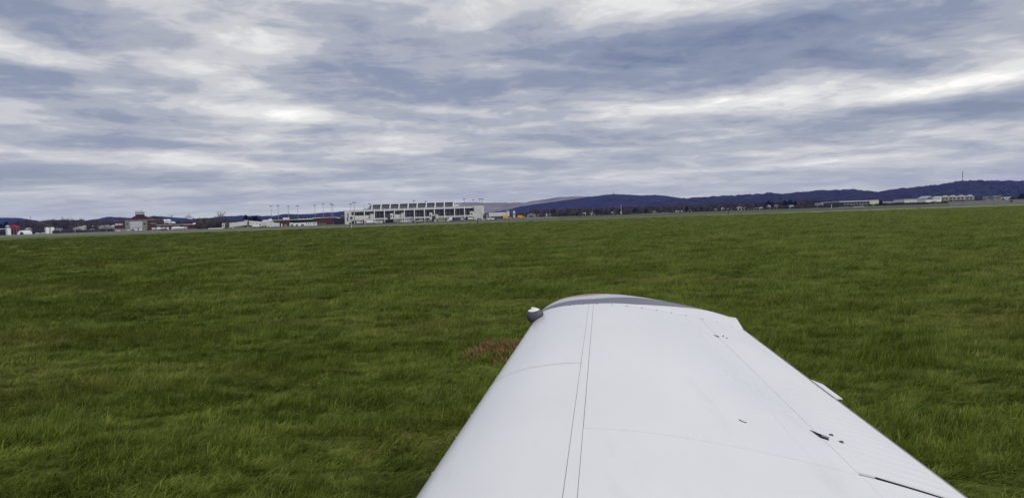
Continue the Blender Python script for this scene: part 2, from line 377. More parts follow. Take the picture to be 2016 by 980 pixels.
def wing_wear():
    tcx = wt.nodes.new('ShaderNodeTexCoord'); mp = wt.nodes.new('ShaderNodeMapping'); mp.inputs['Scale'].default_value = (1, .22, 1); mp.inputs['Rotation'].default_value = (0, 0, .17)
    wt.links.new(tcx.outputs['Object'], mp.inputs[0])
    def nz(src, sc_, d):
        n = wt.nodes.new('ShaderNodeTexNoise'); n.inputs['Scale'].default_value = sc_; n.inputs['Detail'].default_value = d; n.inputs['Roughness'].default_value = .6; wt.links.new(src, n.inputs[0]); return n.outputs[0]
    def mr(src, a, b, c, d):
        n = wt.nodes.new('ShaderNodeMapRange'); wt.links.new(src, n.inputs[0])
        for i, v in enumerate((a, b, c, d)): n.inputs[i+1].default_value = v
        return n.outputs[0]
    old = wb.inputs['Base Color'].links[0].from_socket
    grime = mr(nz(mp.outputs[0], 9, 8), .58, .80, 0, .22); specks = mr(nz(tcx.outputs['Object'], 160, 2), .73, .78, 0, .35)
    for f_, c_ in ((grime, (.46, .45, .42)), (specks, (.22, .20, .18))):
        mx = wt.nodes.new('ShaderNodeMix'); mx.data_type = 'RGBA'; wt.links.new(f_, mx.inputs[0]); wt.links.new(old, mx.inputs[6]); mx.inputs[7].default_value = (*c_, 1); old = mx.outputs[2]
    wt.links.new(old, wb.inputs['Base Color']); wt.links.new(mr(nz(mp.outputs[0], 5, 5), .3, .7, .26, .44), wb.inputs['Roughness'])
    bp = wt.nodes.new('ShaderNodeBump'); bp.inputs['Strength'].default_value = .35; bp.inputs['Distance'].default_value = .006
    wt.links.new(nz(tcx.outputs['Object'], 3.2, 2), bp.inputs['Height']); wt.links.new(bp.outputs[0], wb.inputs['Normal'])
wing_wear(); wb.inputs['Coat Weight'].default_value = .25; wb.inputs['Coat Roughness'].default_value = .12
M_gap = mat('panel_gap', (.30, .30, .31), .8, .2, .1, 5)
M_stripe = mat('grey_stripe_paint', (.19, .19, .235), .55, .3, .05, 4)
M_light = mat('pale_grey_paint', (.52, .54, .60), .5, .4, .04, 4)
M_salmon = mat('salmon_paint', (.36, .22, .18), .6, .3, .08, 4)
M_dark = mat('shadowed_slot', (.01, .01, .012), .8, .2, .1, 5)
plane = thing('aircraft_wing', 'white tapered low wing of a light aircraft reaching out over the grass', 'aircraft wing', (0, 0, 0))
S_IN = -.36
def stip(t): return .975+.025*max(0, (t-.6)/.4)+.03*max(0, (.28-t)/.28)**2
tt = (1-np.cos(np.linspace(0, np.pi, 57)))/2
def shell(mb_, fn, a, b, th=.0025, side=1, na=2, nb=2, bev=True):
    """thick patch: fn(i,j)->(s,t) over unit square"""
    ia = np.linspace(0, 1, na); jb = np.linspace(0, 1, nb)
    S = np.zeros((na, nb)); T = np.zeros((na, nb))
    for i, u in enumerate(ia):
        for j, v in enumerate(jb): S[i, j], T[i, j] = fn(u, v)
    top = W(S, T, side, 0.0); bot = W(S, T, side, -th)
    n_ = na*nb; per = [(0, j) for j in range(nb)]+[(i, nb-1) for i in range(1, na)]+[(na-1, j) for j in range(nb-2, -1, -1)]+[(i, 0) for i in range(na-2, 0, -1)]
    idx = [i*nb+j for i, j in per]
    fs = [(i*nb+j, i*nb+j+1, (i+1)*nb+j+1, (i+1)*nb+j) for i in range(na-1) for j in range(nb-1)]
    fs = [f_[::-1] if side > 0 else f_ for f_ in fs]
    vs_ = top.reshape(-1, 3).tolist(); o = len(vs_); vs_ += [bot.reshape(-1, 3)[k].tolist() for k in idx]
    m_ = len(idx)
    for k in range(m_): fs.append((idx[k], idx[(k+1) % m_], o+(k+1) % m_, o+k))
    mb_.add(vs_, fs); return mb_
def fix(o):
    import bmesh
    bm = bmesh.new(); bm.from_mesh(o.data); bmesh.ops.remove_doubles(bm, verts=bm.verts, dist=1e-5); bmesh.ops.recalc_face_normals(bm, faces=bm.faces)
    for e in bm.edges:
        if len(e.link_faces) == 2 and e.calc_face_angle(0) > .7: e.smooth = False
    bm.to_mesh(o.data); bm.free(); o.data.polygons.foreach_set('use_smooth', [True]*len(o.data.polygons)); return o
G = .0006   # half gap in chord fraction/span units
def panel(name, s0, s1, t0, t1, side=1, na=14, nb=12, m=M_wing, fn=None, gs=.0004, gt=.0004):
    f_ = fn or (lambda u, v: ((s0+gs)+((s1-gs)-(s0+gs))*u, (t0+gt)+((t1-gt)-(t0+gt))*v))
    mb_ = MB(); shell(mb_, f_, 0, 0, na=na, nb=nb, side=side)
    return fix(mb_.obj(name, m, plane))
# inner structure seen only in the gaps
core = MB(); pts_ = []
for s in np.linspace(S_IN, 1.0, 12):
    up = W(np.full(57, s), tt, 1, -.003); lo = W(np.full(57, s), tt, -1, -.003)
    pts_.append(np.concatenate([up[::-1], lo[1:-1]]))
pts_ = np.array(pts_); a_, b_ = pts_.shape[:2]
core.add(pts_.reshape(-1, 3).tolist(), [(i*b_+j, i*b_+(j+1) % b_, (i+1)*b_+(j+1) % b_, (i+1)*b_+j) for i in range(a_-1) for j in range(b_)]+[tuple(range(b_)), tuple(range((a_-1)*b_, a_*b_))[::-1]])
fix(core.obj('wing_structure', M_gap, plane))
TA, TB, TC, TH = .262, .283, .709, .783
def LEf(s0, s1):   # wraps round the nose: v<.5 lower, v>.5 upper handled as two-sided strip
    mb_ = MB(); na = 16; ups = []; 
    ts = np.concatenate([(np.linspace(1, 0, 16)**2*(.11)), (np.linspace(0, 1, 26)[1:]**1.6*(TA-.0004))])
    sd_ = np.concatenate([-np.ones(16), np.ones(25)])
    for s in np.linspace(s0+.0006, s1-.0006, na):
        row = []
        for t_, d_ in zip(ts, sd_):
            se = s if s1 < .9 or s < s1-.02 else stip(t_)-.0006
            row.append(W(se, t_, d_, 0.0))
        ups.append(row)
    mb_.grid(np.array(ups)); return fix(mb_.obj('leading_edge_skin', M_wing, plane))
LEf(S_IN, .552); LEf(.552, .975)
tipfn = lambda s0, t0, t1: (lambda u, v: ((s0+.0005)+((stip(t0+(t1-t0)*v)-.0008)-(s0+.0005))*u, t0+.0007+(t1-t0-.0014)*v))
mb = MB()
panel('spar_skin', 0, 0, TA, TB, fn=lambda u, v: (S_IN+(stip(TA)-.0008-S_IN)*u, TA+.0004+(TB-TA-.0008)*v), nb=3, na=24)
panel('upper_skin', S_IN, .31, TB, TH+.006, nb=20, gt=.0004)
panel('upper_skin', 0, 0, TB, TC, fn=tipfn(.31, TB, TC+.0005), nb=18, na=18)
panel('rear_spar_skin', 0, 0, TC, TH, fn=lambda u, v: (.3105+(stip(TC+(TH-TC)*v)-.0008-.3105)*u, TC+.0001+(TH-TC-.0005)*v), nb=5, na=20)
# corrugated aileron and flap: real ribs pressed in the skin
def corrugated(name, s0, s1f, nrib):
    na = nrib*6+1; nb = 9; mb_ = MB()
    Su = np.zeros((na, nb)); Tu = np.zeros((na, nb)); ofs = np.zeros((na, nb))
    for i in range(na):
        for j in range(nb):
            v = j/(nb-1); t_ = TH+.0005+(1-TH-.0005)*v; s1 = s1f(t_)
            Su[i, j] = s0+(s1-s0)*i/(na-1); Tu[i, j] = t_
            env = min(1, v/.12, (1-v)/.16)
            ph = (i % 6)/6; ofs[i, j] = .0011*max(0, math.cos(2*math.pi*ph))*max(0, env)
    top = np.array([[W(Su[i, j], Tu[i, j], 1, ofs[i, j]+.0004) for j in range(nb)] for i in range(na)])
    lowr = W(Su, Tu, -1, .0004)
    n_ = na*nb; fs = [(i*nb+j, (i+1)*nb+j, (i+1)*nb+j+1, i*nb+j+1) for i in range(na-1) for j in range(nb-1)]
    fs += [tuple(n_+k for k in f_[::-1]) for f_ in fs]
    per = [j for j in range(nb)]+[i*nb+nb-1 for i in range(1, na)]+[(na-1)*nb+j for j in range(nb-2, -1, -1)]+[i*nb for i in range(na-2, 0, -1)]
    fs += [(per[k], per[(k+1) % len(per)], n_+per[(k+1) % len(per)], n_+per[k]) for k in range(len(per))]
    mb_.add(top.reshape(-1, 3).tolist()+lowr.reshape(-1, 3).tolist(), fs); return fix(mb_.obj(name, M_wing, plane))
ail = corrugated('aileron', .318, lambda t_: stip(t_)-.003, 34)
flap = corrugated('flap', S_IN, lambda t_: .3105, 20)
# lower skin
mb_ = MB(); ts = np.concatenate([[.112], np.linspace(.15, TH-.002, 14)])
mb_.grid(np.array([[W(s, t_, -1, 0) for t_ in ts] for s in np.linspace(S_IN, .975, 10)])); fix(mb_.obj('lower_skin', M_wing, plane))
# gap shadow slot between flap and aileron
mb_ = MB(); g0 = [W(s_, t_, 1, .0006) for s_, t_ in ((.3108, .80), (.3175, .80), (.3172, .97), (.3112, .97))]
# trim tab behind the aileron
def tabpt(s, d, up): return W(s, 1.0, 0)+AX*d+AU*up
mb_ = MB(); a0, a1 = .618, .695
vs_ = [tabpt(a0, -.004, .006), tabpt(a1, -.004, .006), tabpt(a1-.016, .026, .002), tabpt(a0, .026, .002), tabpt(a0, .001, -.002), tabpt(a1, .001, -.002), tabpt(a1-.016, .026, 0), tabpt(a0, .026, 0)]
mb_.add(vs_, [(0, 1, 2, 3), (7, 6, 5, 4), (0, 4, 5, 1), (1, 5, 6, 2), (2, 6, 7, 3), (3, 7, 4, 0)]); fix(mb_.obj('trim_tab', M_wing, ail))
# hinge fittings: dark cut-out with a bright bracket plus two bolts
def fitting(s, t, big):
    mb_ = MB(); z = .0012
    k = 1.0 if big else .62
    ds, dt = .011*k, .011*k
    c4 = [(s+ds, t-dt), (s+ds*.2, t+dt*1.6), (s-ds, t+dt*1.1), (s-ds*.7, t-dt*.3)]
    top = [W(a, b, 1, z) for a, b in c4]; bo = [W(a, b, 1, -.002) for a, b in c4]
    mb_.add(top+bo, [(0, 1, 2, 3), (0, 4, 5, 1), (1, 5, 6, 2), (2, 6, 7, 3), (3, 7, 4, 0)])
    h = fix(mb_.obj('hinge_cutout', M_dark, plane))
    if big:
        mb_ = MB(); mb_.tube(W(s-.002, t+.003, 1, .002), W(s-.004, t+.018, 1, .004), .0045, .003, 8); fix(mb_.obj('bracket', M_steel, h))
    for q_ in (0, 1):
        mb_ = MB(); p_ = W(s+.012-.016*q_*k, t+.034+.008*q_, 1, -.002); mb_.tube(p_, p_+AU*.006, .008*k, .006*k, 8); fix(mb_.obj('bolt', M_dgrey, plane))
fitting(.845, .778, False); fitting(.408, .783, True)
# curved lip of a filler hatch, standing a little proud
mb_ = MB(); arc = [(.3965, .611), (.394, .613), (.392, .616), (.391, .620), (.3912, .624)]
for k in range(4): mb_.tube(W(*arc[k], 1, .001), W(*arc[k+1], 1, .001), .0014, .0014, 5)
fix(mb_.obj('hatch_lip', M_dgrey, plane))
# flap gap: dark wedge slot
mb_ = MB(); c4 = [(.306, .826), (.3175, .815), (.3165, .90), (.3160, .985), (.3135, .985), (.3085, .90)]
top = [W(a, b, 1, .0009) for a, b in c4]; bo = [W(a, b, 1, -.003) for a, b in c4]
mb_.add(top+bo, [(0, 1, 2, 3, 4, 5)]+[(k, 6+k, 6+(k+1) % 6, (k+1) % 6) for k in range(6)]); fix(mb_.obj('flap_slot', M_dark, plane))
# wing tip cap
def ecap(t): return .42*(1-(1-min(1, t/.26))**2.2)**.5*(1-.10*max(0, (t-.5)/.5))+.012
def cap(t, wv, side=1):
    """tip cap: the top runs on nearly level, the underside sweeps up to meet it"""
    s = stip(t); c = C0+(C1-C0)*s
    up = W(s, t, 1, 0.0); lo = W(s, t, -1, 0.0)
    edge = -AU*(.004*wv**2+.018*wv**7)
    if side > 0: return up+OUT*ecap(t)*wv+edge
    q_ = math.sqrt(max(0, 1-wv*wv)); return up+(lo-up)*q_+OUT*ecap(t)*wv+edge*(1-q_)
tcap = np.concatenate([np.linspace(0, 1, 22)**1.8*.3, np.linspace(.3, 1, 20)[1:]])
def wa(t): return float(np.interp(t, [.22, .28, .48, .69, .91, 1], [0, .02, .17, .50, .93, .97]))
def wbn(t): return float(np.interp(t, [.0, .28, .48, .69, .91, 1], [.34, .36, .70, .92, .985, .99]))
def wc(t): return 1.0 if t > .38 or t < .03 else 1-.38*math.sin(math.pi*(t-.03)/.35)
tip = MB(); LOW = [[cap(t, w_, -1) for w_ in np.linspace(0, 1, 9)] for t in tcap]; tip.grid(np.array(LOW))
UP = [[cap(t, wa(t)*k) for k in np.linspace(0, 1, 5)] for t in tcap if t > .21]; tip.grid(np.array(UP))
# closed aft face
tip_o = fix(tip.obj('wing_tip', M_wing, plane))
def band(name, f0, f1, m, tsel, nn=6):
    mb_ = MB(); mb_.grid(np.array([[cap(t, f0(t)+(f1(t)-f0(t))*k) for k in np.linspace(0, 1, nn)] for t in tsel])); return fix(mb_.obj(name, m, tip_o))
band('grey_stripe', wa, wbn, M_stripe, tcap)
band('pale_band', wbn, wc, M_light, tcap)
band('salmon_stripe', wc, lambda t: 1.0, M_salmon, [t for t in np.linspace(.03, .38, 18)])
# screws along the tip seam
for t_ in (.10, .17, .235, .30, .37, .44, .51, .58, .65, .72, .80, .87, .94):
    mb_ = MB(); p_ = W(stip(t_)-.001, t_, 1, -.001); mb_.tube(p_, p_+AU*.003, .0048, .0035, 6); fix(mb_.obj('seam_screw', M_dgrey, plane))
# screws on the leading edge
for s_ in (.02, .10, .19, .27, .36, .43):
    mb_ = MB(); p_ = W(s_, .012, 1, 0); mb_.tube(p_, p_-AX*.004+AU*.001, .005, .004, 6); fix(mb_.obj('rivet', M_steel, plane))
# teardrop pod ahead of the leading edge
pc = Vector(at(1046.5, 621, 3.95)); pod = MB(); podt = MB()
axd = Vector(tuple(-AX)); sd_ = Vector(tuple(OUT)); upd = Vector((0, 0, 1)); rows = []
for i in range(13):       # rings from top (0) to bottom
    la = math.pi/2-math.pi*i/12; ring = []
    for a in np.linspace(0, 2*math.pi, 21):
        c_ = math.cos(a); fw = .027 if c_ > 0 else .065
        ring.append(tuple(pc+axd*(math.cos(la)*c_*fw)+sd_*(math.cos(la)*math.sin(a)*.028)+upd*(math.sin(la)*.034-(0 if c_ > 0 else -.012*c_*c_))))
    rows.append(ring)
rows = np.array(rows); podt.grid(rows[:4]); pod.grid(rows[3:])
po = fix(pod.obj('probe_pod', mat('slate_pod', (.07, .072, .10), .5, .4, .1, 6), plane)); fix(podt.obj('pod_cover', M_wing, po))
mb_ = MB(); mb_.tube(pc-axd*.03, W(.955, .01, 0).tolist(), .018, .024, 8); fix(mb_.obj('pod_mount', M_stripe, po))
# main landing gear under the inner wing
gear_c = W(.02, .42, -1); mb_ = MB(); mb_.tube(gear_c, (gear_c[0], gear_c[1], .22), .045, .035, 10); lg = fix(mb_.obj('landing_gear_leg', M_wing, plane))
mb_ = MB(); mb_.tube((gear_c[0], gear_c[1]-.07, .2), (gear_c[0], gear_c[1]+.07, .2), .2, .2, 24); fix(mb_.obj('tyre', M_black, lg))

# ------------------------------------------------------------------ building helper
class Bld:
    """a building built in its own metres; px measures taken at its own distance"""
    def __init__(s, name, label, cat, px, D, group=None):
        s.D = D; s.k = D/FPX; s.x0 = gx(px, D); s.root = thing(name, label, cat, (s.x0, D, 0), group)
    def X(s, px, py=None): return at(px, hyp(px) if py is None else py, s.D).x-s.x0
    def Z(s, px, py): return zz(px, py, s.D)
    def box(s, part, m, p0, p1, yt, yb, d0=0, d1=12, parent=None, xref=None):
        """pixel box: p0..p1, top row yt, bottom row yb (None = ground), depth d0..d1 behind the front"""
        pm = (p0+p1)/2 if xref is None else xref
        z1 = s.Z(pm, yt); z0 = -.05 if yb is None else s.Z(pm, yb)
        x_, y_ = s.X(p0, (yt+(yb or yt+8))/2), s.X(p1, (yt+(yb or yt+8))/2)
        mb_ = MB().box(x_, y_, d0, d1, z0, z1); return mb_.obj(part, m, parent or s.root)
    def gable(s, part, m, p0, p1, ye, yr, d0=0, d1=10, ridge='x', parent=None, over=.3):
        pm = (p0+p1)/2; z0 = s.Z(pm, ye); z1 = s.Z(pm, yr); x0, x1 = s.X(p0, ye)-over, s.X(p1, ye)+over
        mb_ = MB()
        if ridge == 'x': mb_.prism([(d0-over, z0), (d1+over, z0), ((d0+d1)/2, z1)], 'x', x0, x1)
        else: mb_.prism([(x0, z0), (x1, z0), ((x0+x1)/2, z1)], 'y', d0-over, d1+over)
        return mb_.obj(part, m, parent or s.root)
def house(px, D, w_, yt, yr, wallm, roofm, label, cat='house', ridge='x', win=2, name='house', d=9, group='houses in the town beyond the airfield'):
    b = Bld(name, label, cat, px, D, group); wl = b.box('wall', wallm, px-w_/2, px+w_/2, yt, None, 0, d)
    b.gable('roof', roofm, px-w_/2, px+w_/2, yt-.02, yr, 0, d, ridge)
    h_ = b.Z(px, yt)
    for i in range(win):
        x = (-.5+(i+.5)/win)*w_*b.k; mb_ = MB().box(x-.5, x+.5, -.06, .05, h_*.45, h_*.45+1.3); mb_.obj('window', M_glass, b.root)
    mb_ = MB().box(-.45, .45, -.05, .05, 0, 2.1); mb_.obj('door', M_dgrey, b.root)
    return b

# ------------------------------------------------------------------ main terminal
T = Bld('terminal_building', 'long white two-storey airport terminal with dark window bays and a louvred rooftop', 'airport terminal', 815, 560)
ZR = lambda h: h*T.k             # heights above ground in photo pixels
cols = [698, 717.8, 737.6, 757.3, 777, 796.6, 816.2, 836, 855.6, 875.4, 895.4, 915, 934]
tx = lambda px: T.X(px, 425)
def tb(part, m, a, b_, h0, h1, d0, d1, parent=None): return MB().box(tx(a), tx(b_), d0, d1, ZR(h0), ZR(h1)).obj(part, m, parent or T.root)
tb('wall', M_black, 692, 933, 0, 26.6, 1.6, 38)
tb('parapet', M_lgrey, 692, 934, 24.0, 27.4, 0, 1.55)
tb('coping', M_white, 692, 934, 27.42, 27.9, -.15, 1.6)
tb('spandrel', M_lgrey, 692, 934, 7.2, 10.2, .1, 1.5)
tb('ledge', M_offw, 692, 934, 10.22, 10.8, -.1, 1.5)
tb('roof', M_mgrey, 684, 950, 26.62, 27.3, 1.7, 38)
wing0 = tb('end_pavilion', M_lgrey, 679.5, 691.8, 0, 27.6, -2, 38)
tb('pavilion_cladding', M_offw, 680.5, 683.5, 0, 27.7, -2.3, -2.02); tb('pavilion_window', M_glass, 685.6, 687.2, 14, 22, -2.2, -2.01)
tb('pavilion_door', M_dgrey, 684.5, 686.5, 6, 14, -2.25, -2.01)
for i in range(13):
    c_ = cols[i]
    tb('column', M_white, c_-.75, c_+.75, 0, 28.6, -.6, 0.05 if False else -.16)
# window bays: frame + glass + mullion grid
bays = [(690.5, 697)]+[(cols[i]+.8, cols[i+1]-.8) for i in range(12)]
for i, (a, b_) in enumerate(bays):
    if i == 0: a = 692
    wdw = tb('window', M_glass, a, b_, 10.82, 23.98, 1.2, 1.58)
    mb_ = MB(); n_m = 1 if i == 0 else 3
    for k in range(n_m):
        xm = tx(a+(b_-a)*(.12, .5, .88)[k] if n_m == 3 else (a+b_)/2); mb_.box(xm-.06, xm+.06, 1.02, 1.19, ZR(10.85), ZR(23.95))
    for h_ in (13.6, 16.3, 19.0, 21.6): mb_.box(tx(a), tx(b_), 1.04, 1.17, ZR(h_)-.05, ZR(h_)+.05)
    mb_.obj('mullion_grid', M_steel, wdw)
# ground-floor openings
for (a, b_, m_) in [(699, 717, M_dgrey), (718.6, 737, M_black), (738.4, 756.6, M_mgrey), (758, 776.4, M_black), (777.8, 796, M_mgrey), (797.4, 815.6, M_lgrey), (817, 835.2, M_black), (836.8, 855, M_black), (856.4, 874.8, M_lgrey), (876.2, 887, M_offw), (887.4, 894.8, M_black), (896.2, 914.4, M_black), (915.8, 933, M_black)]:
    tb('bay_door', m_, a, b_, .1, 6.9, 1.2, 1.59)
# right end: fluted pale stair block
tb('stair_block', M_offw, 934.2, 950.6, 0, 28.2, -1, 30)
for k in range(7):
    a = 935+k*2.3; tb('flute', M_white, a, a+1.0, 9.5, 28.4, -1.5, -1.02)
tb('stair_window', M_glass, 943.6, 945, 16, 19, -1.3, -1.01)
# louvred clerestory set back on the roof
dcl = 10.0; kc = (560+dcl)/560
cl = MB().box(tx(727.5)*kc, tx(889.5)*kc, dcl, dcl+16, ZR(27.3), ZR(37.2)).obj('clerestory', M_mgrey, T.root)
MB().box(tx(727.5)*kc, tx(889.5)*kc, dcl-1.6, dcl+16, ZR(37.22), ZR(37.9)).obj('clerestory_roof', M_offw, T.root)
cc = [730.5+17.75*i for i in range(10)]
for i in range(10):
    a = tx(cc[i])*kc
    MB().add([(a-.55, dcl-3, ZR(27.4)), (a+.1, dcl-3, ZR(27.4)), (a+.55, dcl-1.62, ZR(37.6)), (a-.1, dcl-1.62, ZR(37.6)), (a-.55, dcl-.05, ZR(27.4)), (a+.1, dcl-.05, ZR(27.4)), (a+.55, dcl-.05, ZR(37.6)), (a-.1, dcl-.05, ZR(37.6))],
        [(0, 1, 2, 3), (5, 4, 7, 6), (4, 0, 3, 7), (1, 5, 6, 2), (3, 2, 6, 7), (4, 5, 1, 0)]).obj('fin', M_white, T.root)
    if i < 9:
        b_ = tx(cc[i+1])*kc
        lv = MB().box(a+.6, b_-.6, dcl-.5, dcl-.03, ZR(28), ZR(36.6)).obj('louvre_panel', mat('slate_louvre', (.045, .048, .07), .5, .4, .15, .5), T.root)
        mb_ = MB()
        for k in range(9):
            x = a+.9+(b_-a-1.8)*k/8; mb_.box(x-.12, x+.12, dcl-.8, dcl-.52, ZR(28.2), ZR(34.2))
        mb_.box(a+.6, b_-.6, dcl-.75, dcl-.52, ZR(34.5), ZR(34.9)); mb_.obj('vertical_slat', mat('weathered_slat', (.26, .27, .30), .6, .3, .1, 1), lv)
# plant on the roof at both ends of the clerestory
pl = MB().prism([(tx(716)*kc, ZR(27.9)), (tx(727)*kc, ZR(27.9)), (tx(727)*kc, ZR(36.5)), (tx(724.5)*kc, ZR(32.5)), (tx(719)*kc, ZR(29.8))], 'y', dcl, dcl+8); pl.obj('roof_lean_to', M_mgrey, T.root)
for px_, w_, h_ in ((713.6, 1.6, 31.6), (716.3, 1.2, 29.6)): MB().box(tx(px_-w_/2), tx(px_+w_/2), 8, 10, ZR(27.4), ZR(h_)).obj('roof_vent', M_mgrey, T.root)
MB().box(tx(890.5)*kc, tx(894)*kc, dcl+2, dcl+10, ZR(27.4), ZR(33.5)).obj('roof_plant', M_offw, T.root)
for px_ in (893.5, 897, 900.5):
    MB().tube((tx(px_-1.5), 14, ZR(30.2)), (tx(px_+1.5), 14, ZR(31.4)), .55, .55, 8).obj('roof_duct', M_white, T.root)

# ------------------------------------------------------------------ old terminal with control tower
O = Bld('old_terminal', 'old brick and stone airport building with big pale window grid and stubby control tower', 'airport building', 267, 860)
O.box('stone_block', M_stone, 246, 289, 433.3, None, 0, 22)
O.box('coping', M_tan, 245.7, 289.3, 432.6, 433.3, -.3, 22.3)
gw = O.box('window_wall', M_offw, 255.8, 280.2, 435.8, 448.2, -.4, -.02)
for i in range(6):
    for j in range(3):
        a = 256.2+i*4; y_ = 436.4+j*3.95-(i-3)*.13; O.box('pane', mat('milky_glass', (.50, .53, .53), .25, .5, .08, .3), a+.25, a+3.6, y_, y_+3.5, -.62, -.42, gw)
O.box('lintel', M_dgrey, 255.5, 280.4, 434.6, 435.6, -.5, -.02)
O.box('window', M_glass, 249.8, 252, 440, 442.3, -.3, -.02); O.box('window', M_glass, 283.3, 286.4, 439.2, 442, -.3, -.02)
O.box('garage_door', M_offw, 257, 261, 449.2, None, -.3, -.02); O.box('garage_door', M_lgrey, 263.5, 271, 448.9, None, -.3, -.02); O.box('garage_door', M_offw, 274, 280, 448.6, None, -.3, -.02)
O.box('brick_wing', M_brick, 224.5, 245.4, 434.9, 450.3, 1, 20); O.box('wing_base', M_tan, 224.5, 245.4, 450.35, None, .6, 20)
O.box('wing_coping', M_stone, 224.2, 245.5, 434.3, 434.85, .5, 20.5); O.box('wing_roof', M_redroof, 229, 241, 432.2, 434.3, 4, 18)
ws = O.box('window_strip', M_offw, 226.3, 240.5, 440.2, 443.4, .6, .98); O.box('pane', M_glass, 232, 233.4, 440.8, 442.6, .3, .58, ws); O.box('pane', M_glass, 238.2, 239.6, 440.6, 442.4, .3, .58, ws)
O.box('brick_wing', M_brick, 289.6, 307, 433.8, None, 1, 20); O.box('wing_coping', M_stone, 289.5, 307.2, 433.2, 433.75, .5, 20.5)
for i in range(5): O.box('window', M_stone, 295.8+i*2.5, 297.2+i*2.5, 438.4, 441.2, .7, .98)
# stepped red tower base, shaft and cab
cx0 = O.X(253); mbx = MB(); D0 = 6
def oz(px_, py_): return O.Z(px_, py_)
MB().prism([(O.X(255.5), oz(270, 433)), (O.X(289), oz(270, 432.5)), (O.X(282.5), oz(270, 427.2)), (O.X(255.5), oz(270, 427.4))], 'y', D0, D0+14).obj('tower_base', M_redroof, O.root)
O.box('tower_step', M_redroof, 256.2, 275, 425.6, 427.6, D0+1, D0+11)
O.box('tower_shaft', M_redroof, 259.3, 271.6, 421.9, 425.7, D0+2, D0+10)
cab = O.box('control_cab', mat('cab_glass', (.62, .66, .66), .2, .5, .05, .5), 259.8, 270.8, 418.6, 421.9, D0+2.2, D0+9.8)
for a in (259.4, 264.8, 270.5): O.box('mullion', M_stone, a, a+.5, 418.6, 421.9, D0+1.9, D0+2.18, cab)
O.box('cab_roof', M_mgrey, 258.6, 272, 417.4, 418.6, D0+1.5, D0+10.5)
for a, y_ in ((259.2, 412.8), (260.6, 414), (263, 414.6), (265.6, 413.8), (268.8, 413.2), (271, 410), (271.8, 413)):
    O.box('antenna', M_mgrey, a-.18, a+.18, y_, 417.4, D0+3, D0+3.25)

# low brick range to its right
Bk = Bld('brick_range', 'long low brick building with a flat pale roof edge beside the old terminal', 'building', 356, 800)
Bk.box('wall', M_brick, 307.5, 407, 442.5, None, 0, 18); Bk.box('roof_edge', M_lgrey, 307.3, 361, 442.2, 442.9, -.4, 18.4, xref=334)
Bk.box('roof_edge', M_lgrey, 361.4, 407.3, 440.9, 441.7, -.4, 18.4, xref=384)
Bk.box('wall', M_brick, 361.4, 407, 441.7, None, -.2, 17)
for a, b_ in ((320, 326), (328, 333), (338, 341), (366, 370), (393, 395), (402, 404)): Bk.box('door', M_offw if a < 345 else M_tan, a, b_, 447.2-(a-320)*.03, None, -.5, -.22)
for a in (345, 352, 375, 383, 398): Bk.box('window', M_glass, a, a+3, 445-(a-345)*.03, 447-(a-345)*.03, -.5, -.22)
Rr = Bld('red_roofed_shed', 'low shed with a dark red roof showing above the long brick building', 'shed', 371, 840)
Rr.box('wall', M_brick, 361, 381, 440.6, None, 0, 12); Rr.box('roof', M_redroof, 360, 381.5, 437.4, 440.6, -.5, 12.5)
Rw = Bld('white_roofed_shed', 'small shed with a pale rounded roof right of the dark red roof', 'shed', 381.5, 835)
Rw.box('wall', M_tan, 378.5, 386.5, 441, None, 0, 10); Rw.gable('roof', M_white, 378.3, 386.7, 441, 438.9, 0, 10, 'x')

# greenhouse-like white roofs behind
for i, (px_, w_, y_) in enumerate(((315, 8, 433.8), (321.5, 6, 432), (329, 6, 431.5), (336, 9, 436.2))):
    house(px_, 1000, w_, y_+3.4, y_, M_lgrey, M_white, ('broad low white roof at the left of the white gables behind the brick range', 'tall white gable second from the left above the brick range',
        'white gable with grey walls third from the left above the brick range', 'lower pale roof right of the white gables behind the brick range')[i], 'building', 'y' if i else 'x', 1, 'shed', group='white gabled roofs behind the brick range')

# mid buildings between jet bridges and terminal
Bw = Bld('brown_hangar', 'flat brown brick building with a thin white roof edge behind the white walkways', 'building', 577, 640)
Bw.box('wall', M_brick, 534, 571, 433, None, 0, 25); Bw.box('roof_edge', M_offw, 533.5, 616, 432, 433, -.4, 25.4); Bw.box('wall', M_dgrey, 571.1, 619, 433.3, None, 4, 24)
Bw.box('door', M_white, 554, 556, 440.7, None, -.3, -.02); Bw.box('door', M_tan, 560, 565, 441, None, -.3, -.02)
Bw.box('roof_unit', M_offw, 553.5, 563.5, 428.6, 431.9, 5, 9); 
for a in (583, 590, 597, 603, 609): Bw.box('roof_unit', M_lgrey, a, a+3.6, 430.6-(a-583)*.03, 432.3-(a-583)*.03, 8, 11)
Pb = Bld('purple_brick_hall', 'dark red brick hall with pale flat roof beside the left end of the terminal', 'building', 638, 630)
Pb.box('wall', M_brick, 620, 655.5, 431.2, None, 0, 22); Pb.box('roof_slab', M_offw, 616, 632, 428.2, 429.4, -1, 10); Pb.box('wall', M_dgrey, 617, 631, 429.45, 431.6, -.5, 9)
Pb.box('roof_edge', mat('pinkish_trim', (.36, .26, .25), .7, .3, .1, 1), 634, 655, 427.2, 429.2, -.4, 20); Pb.box('upper_wall', M_brick, 634, 655, 429.25, 431.2, -.2, 20)
Pb.box('door', M_white, 656.3, 658.6, 437.3, None, -.4, -.05)
for a in (628, 633, 638): Pb.box('loading_bay', M_tan, a, a+3.5, 439.4, 441.4, -.3, -.02)
Db = Bld('dark_annex', 'low dark annex joined to the left end of the terminal', 'building', 668, 600)
Db.box('wall', mat('dark_purple_cladding', (.028, .02, .028), .7, .3, .2, .6), 656, 679.3, 429.6, None, 0, 20); Db.box('roof_edge', M_steel, 672, 679.3, 424.2, 425.2, -.3, 12)
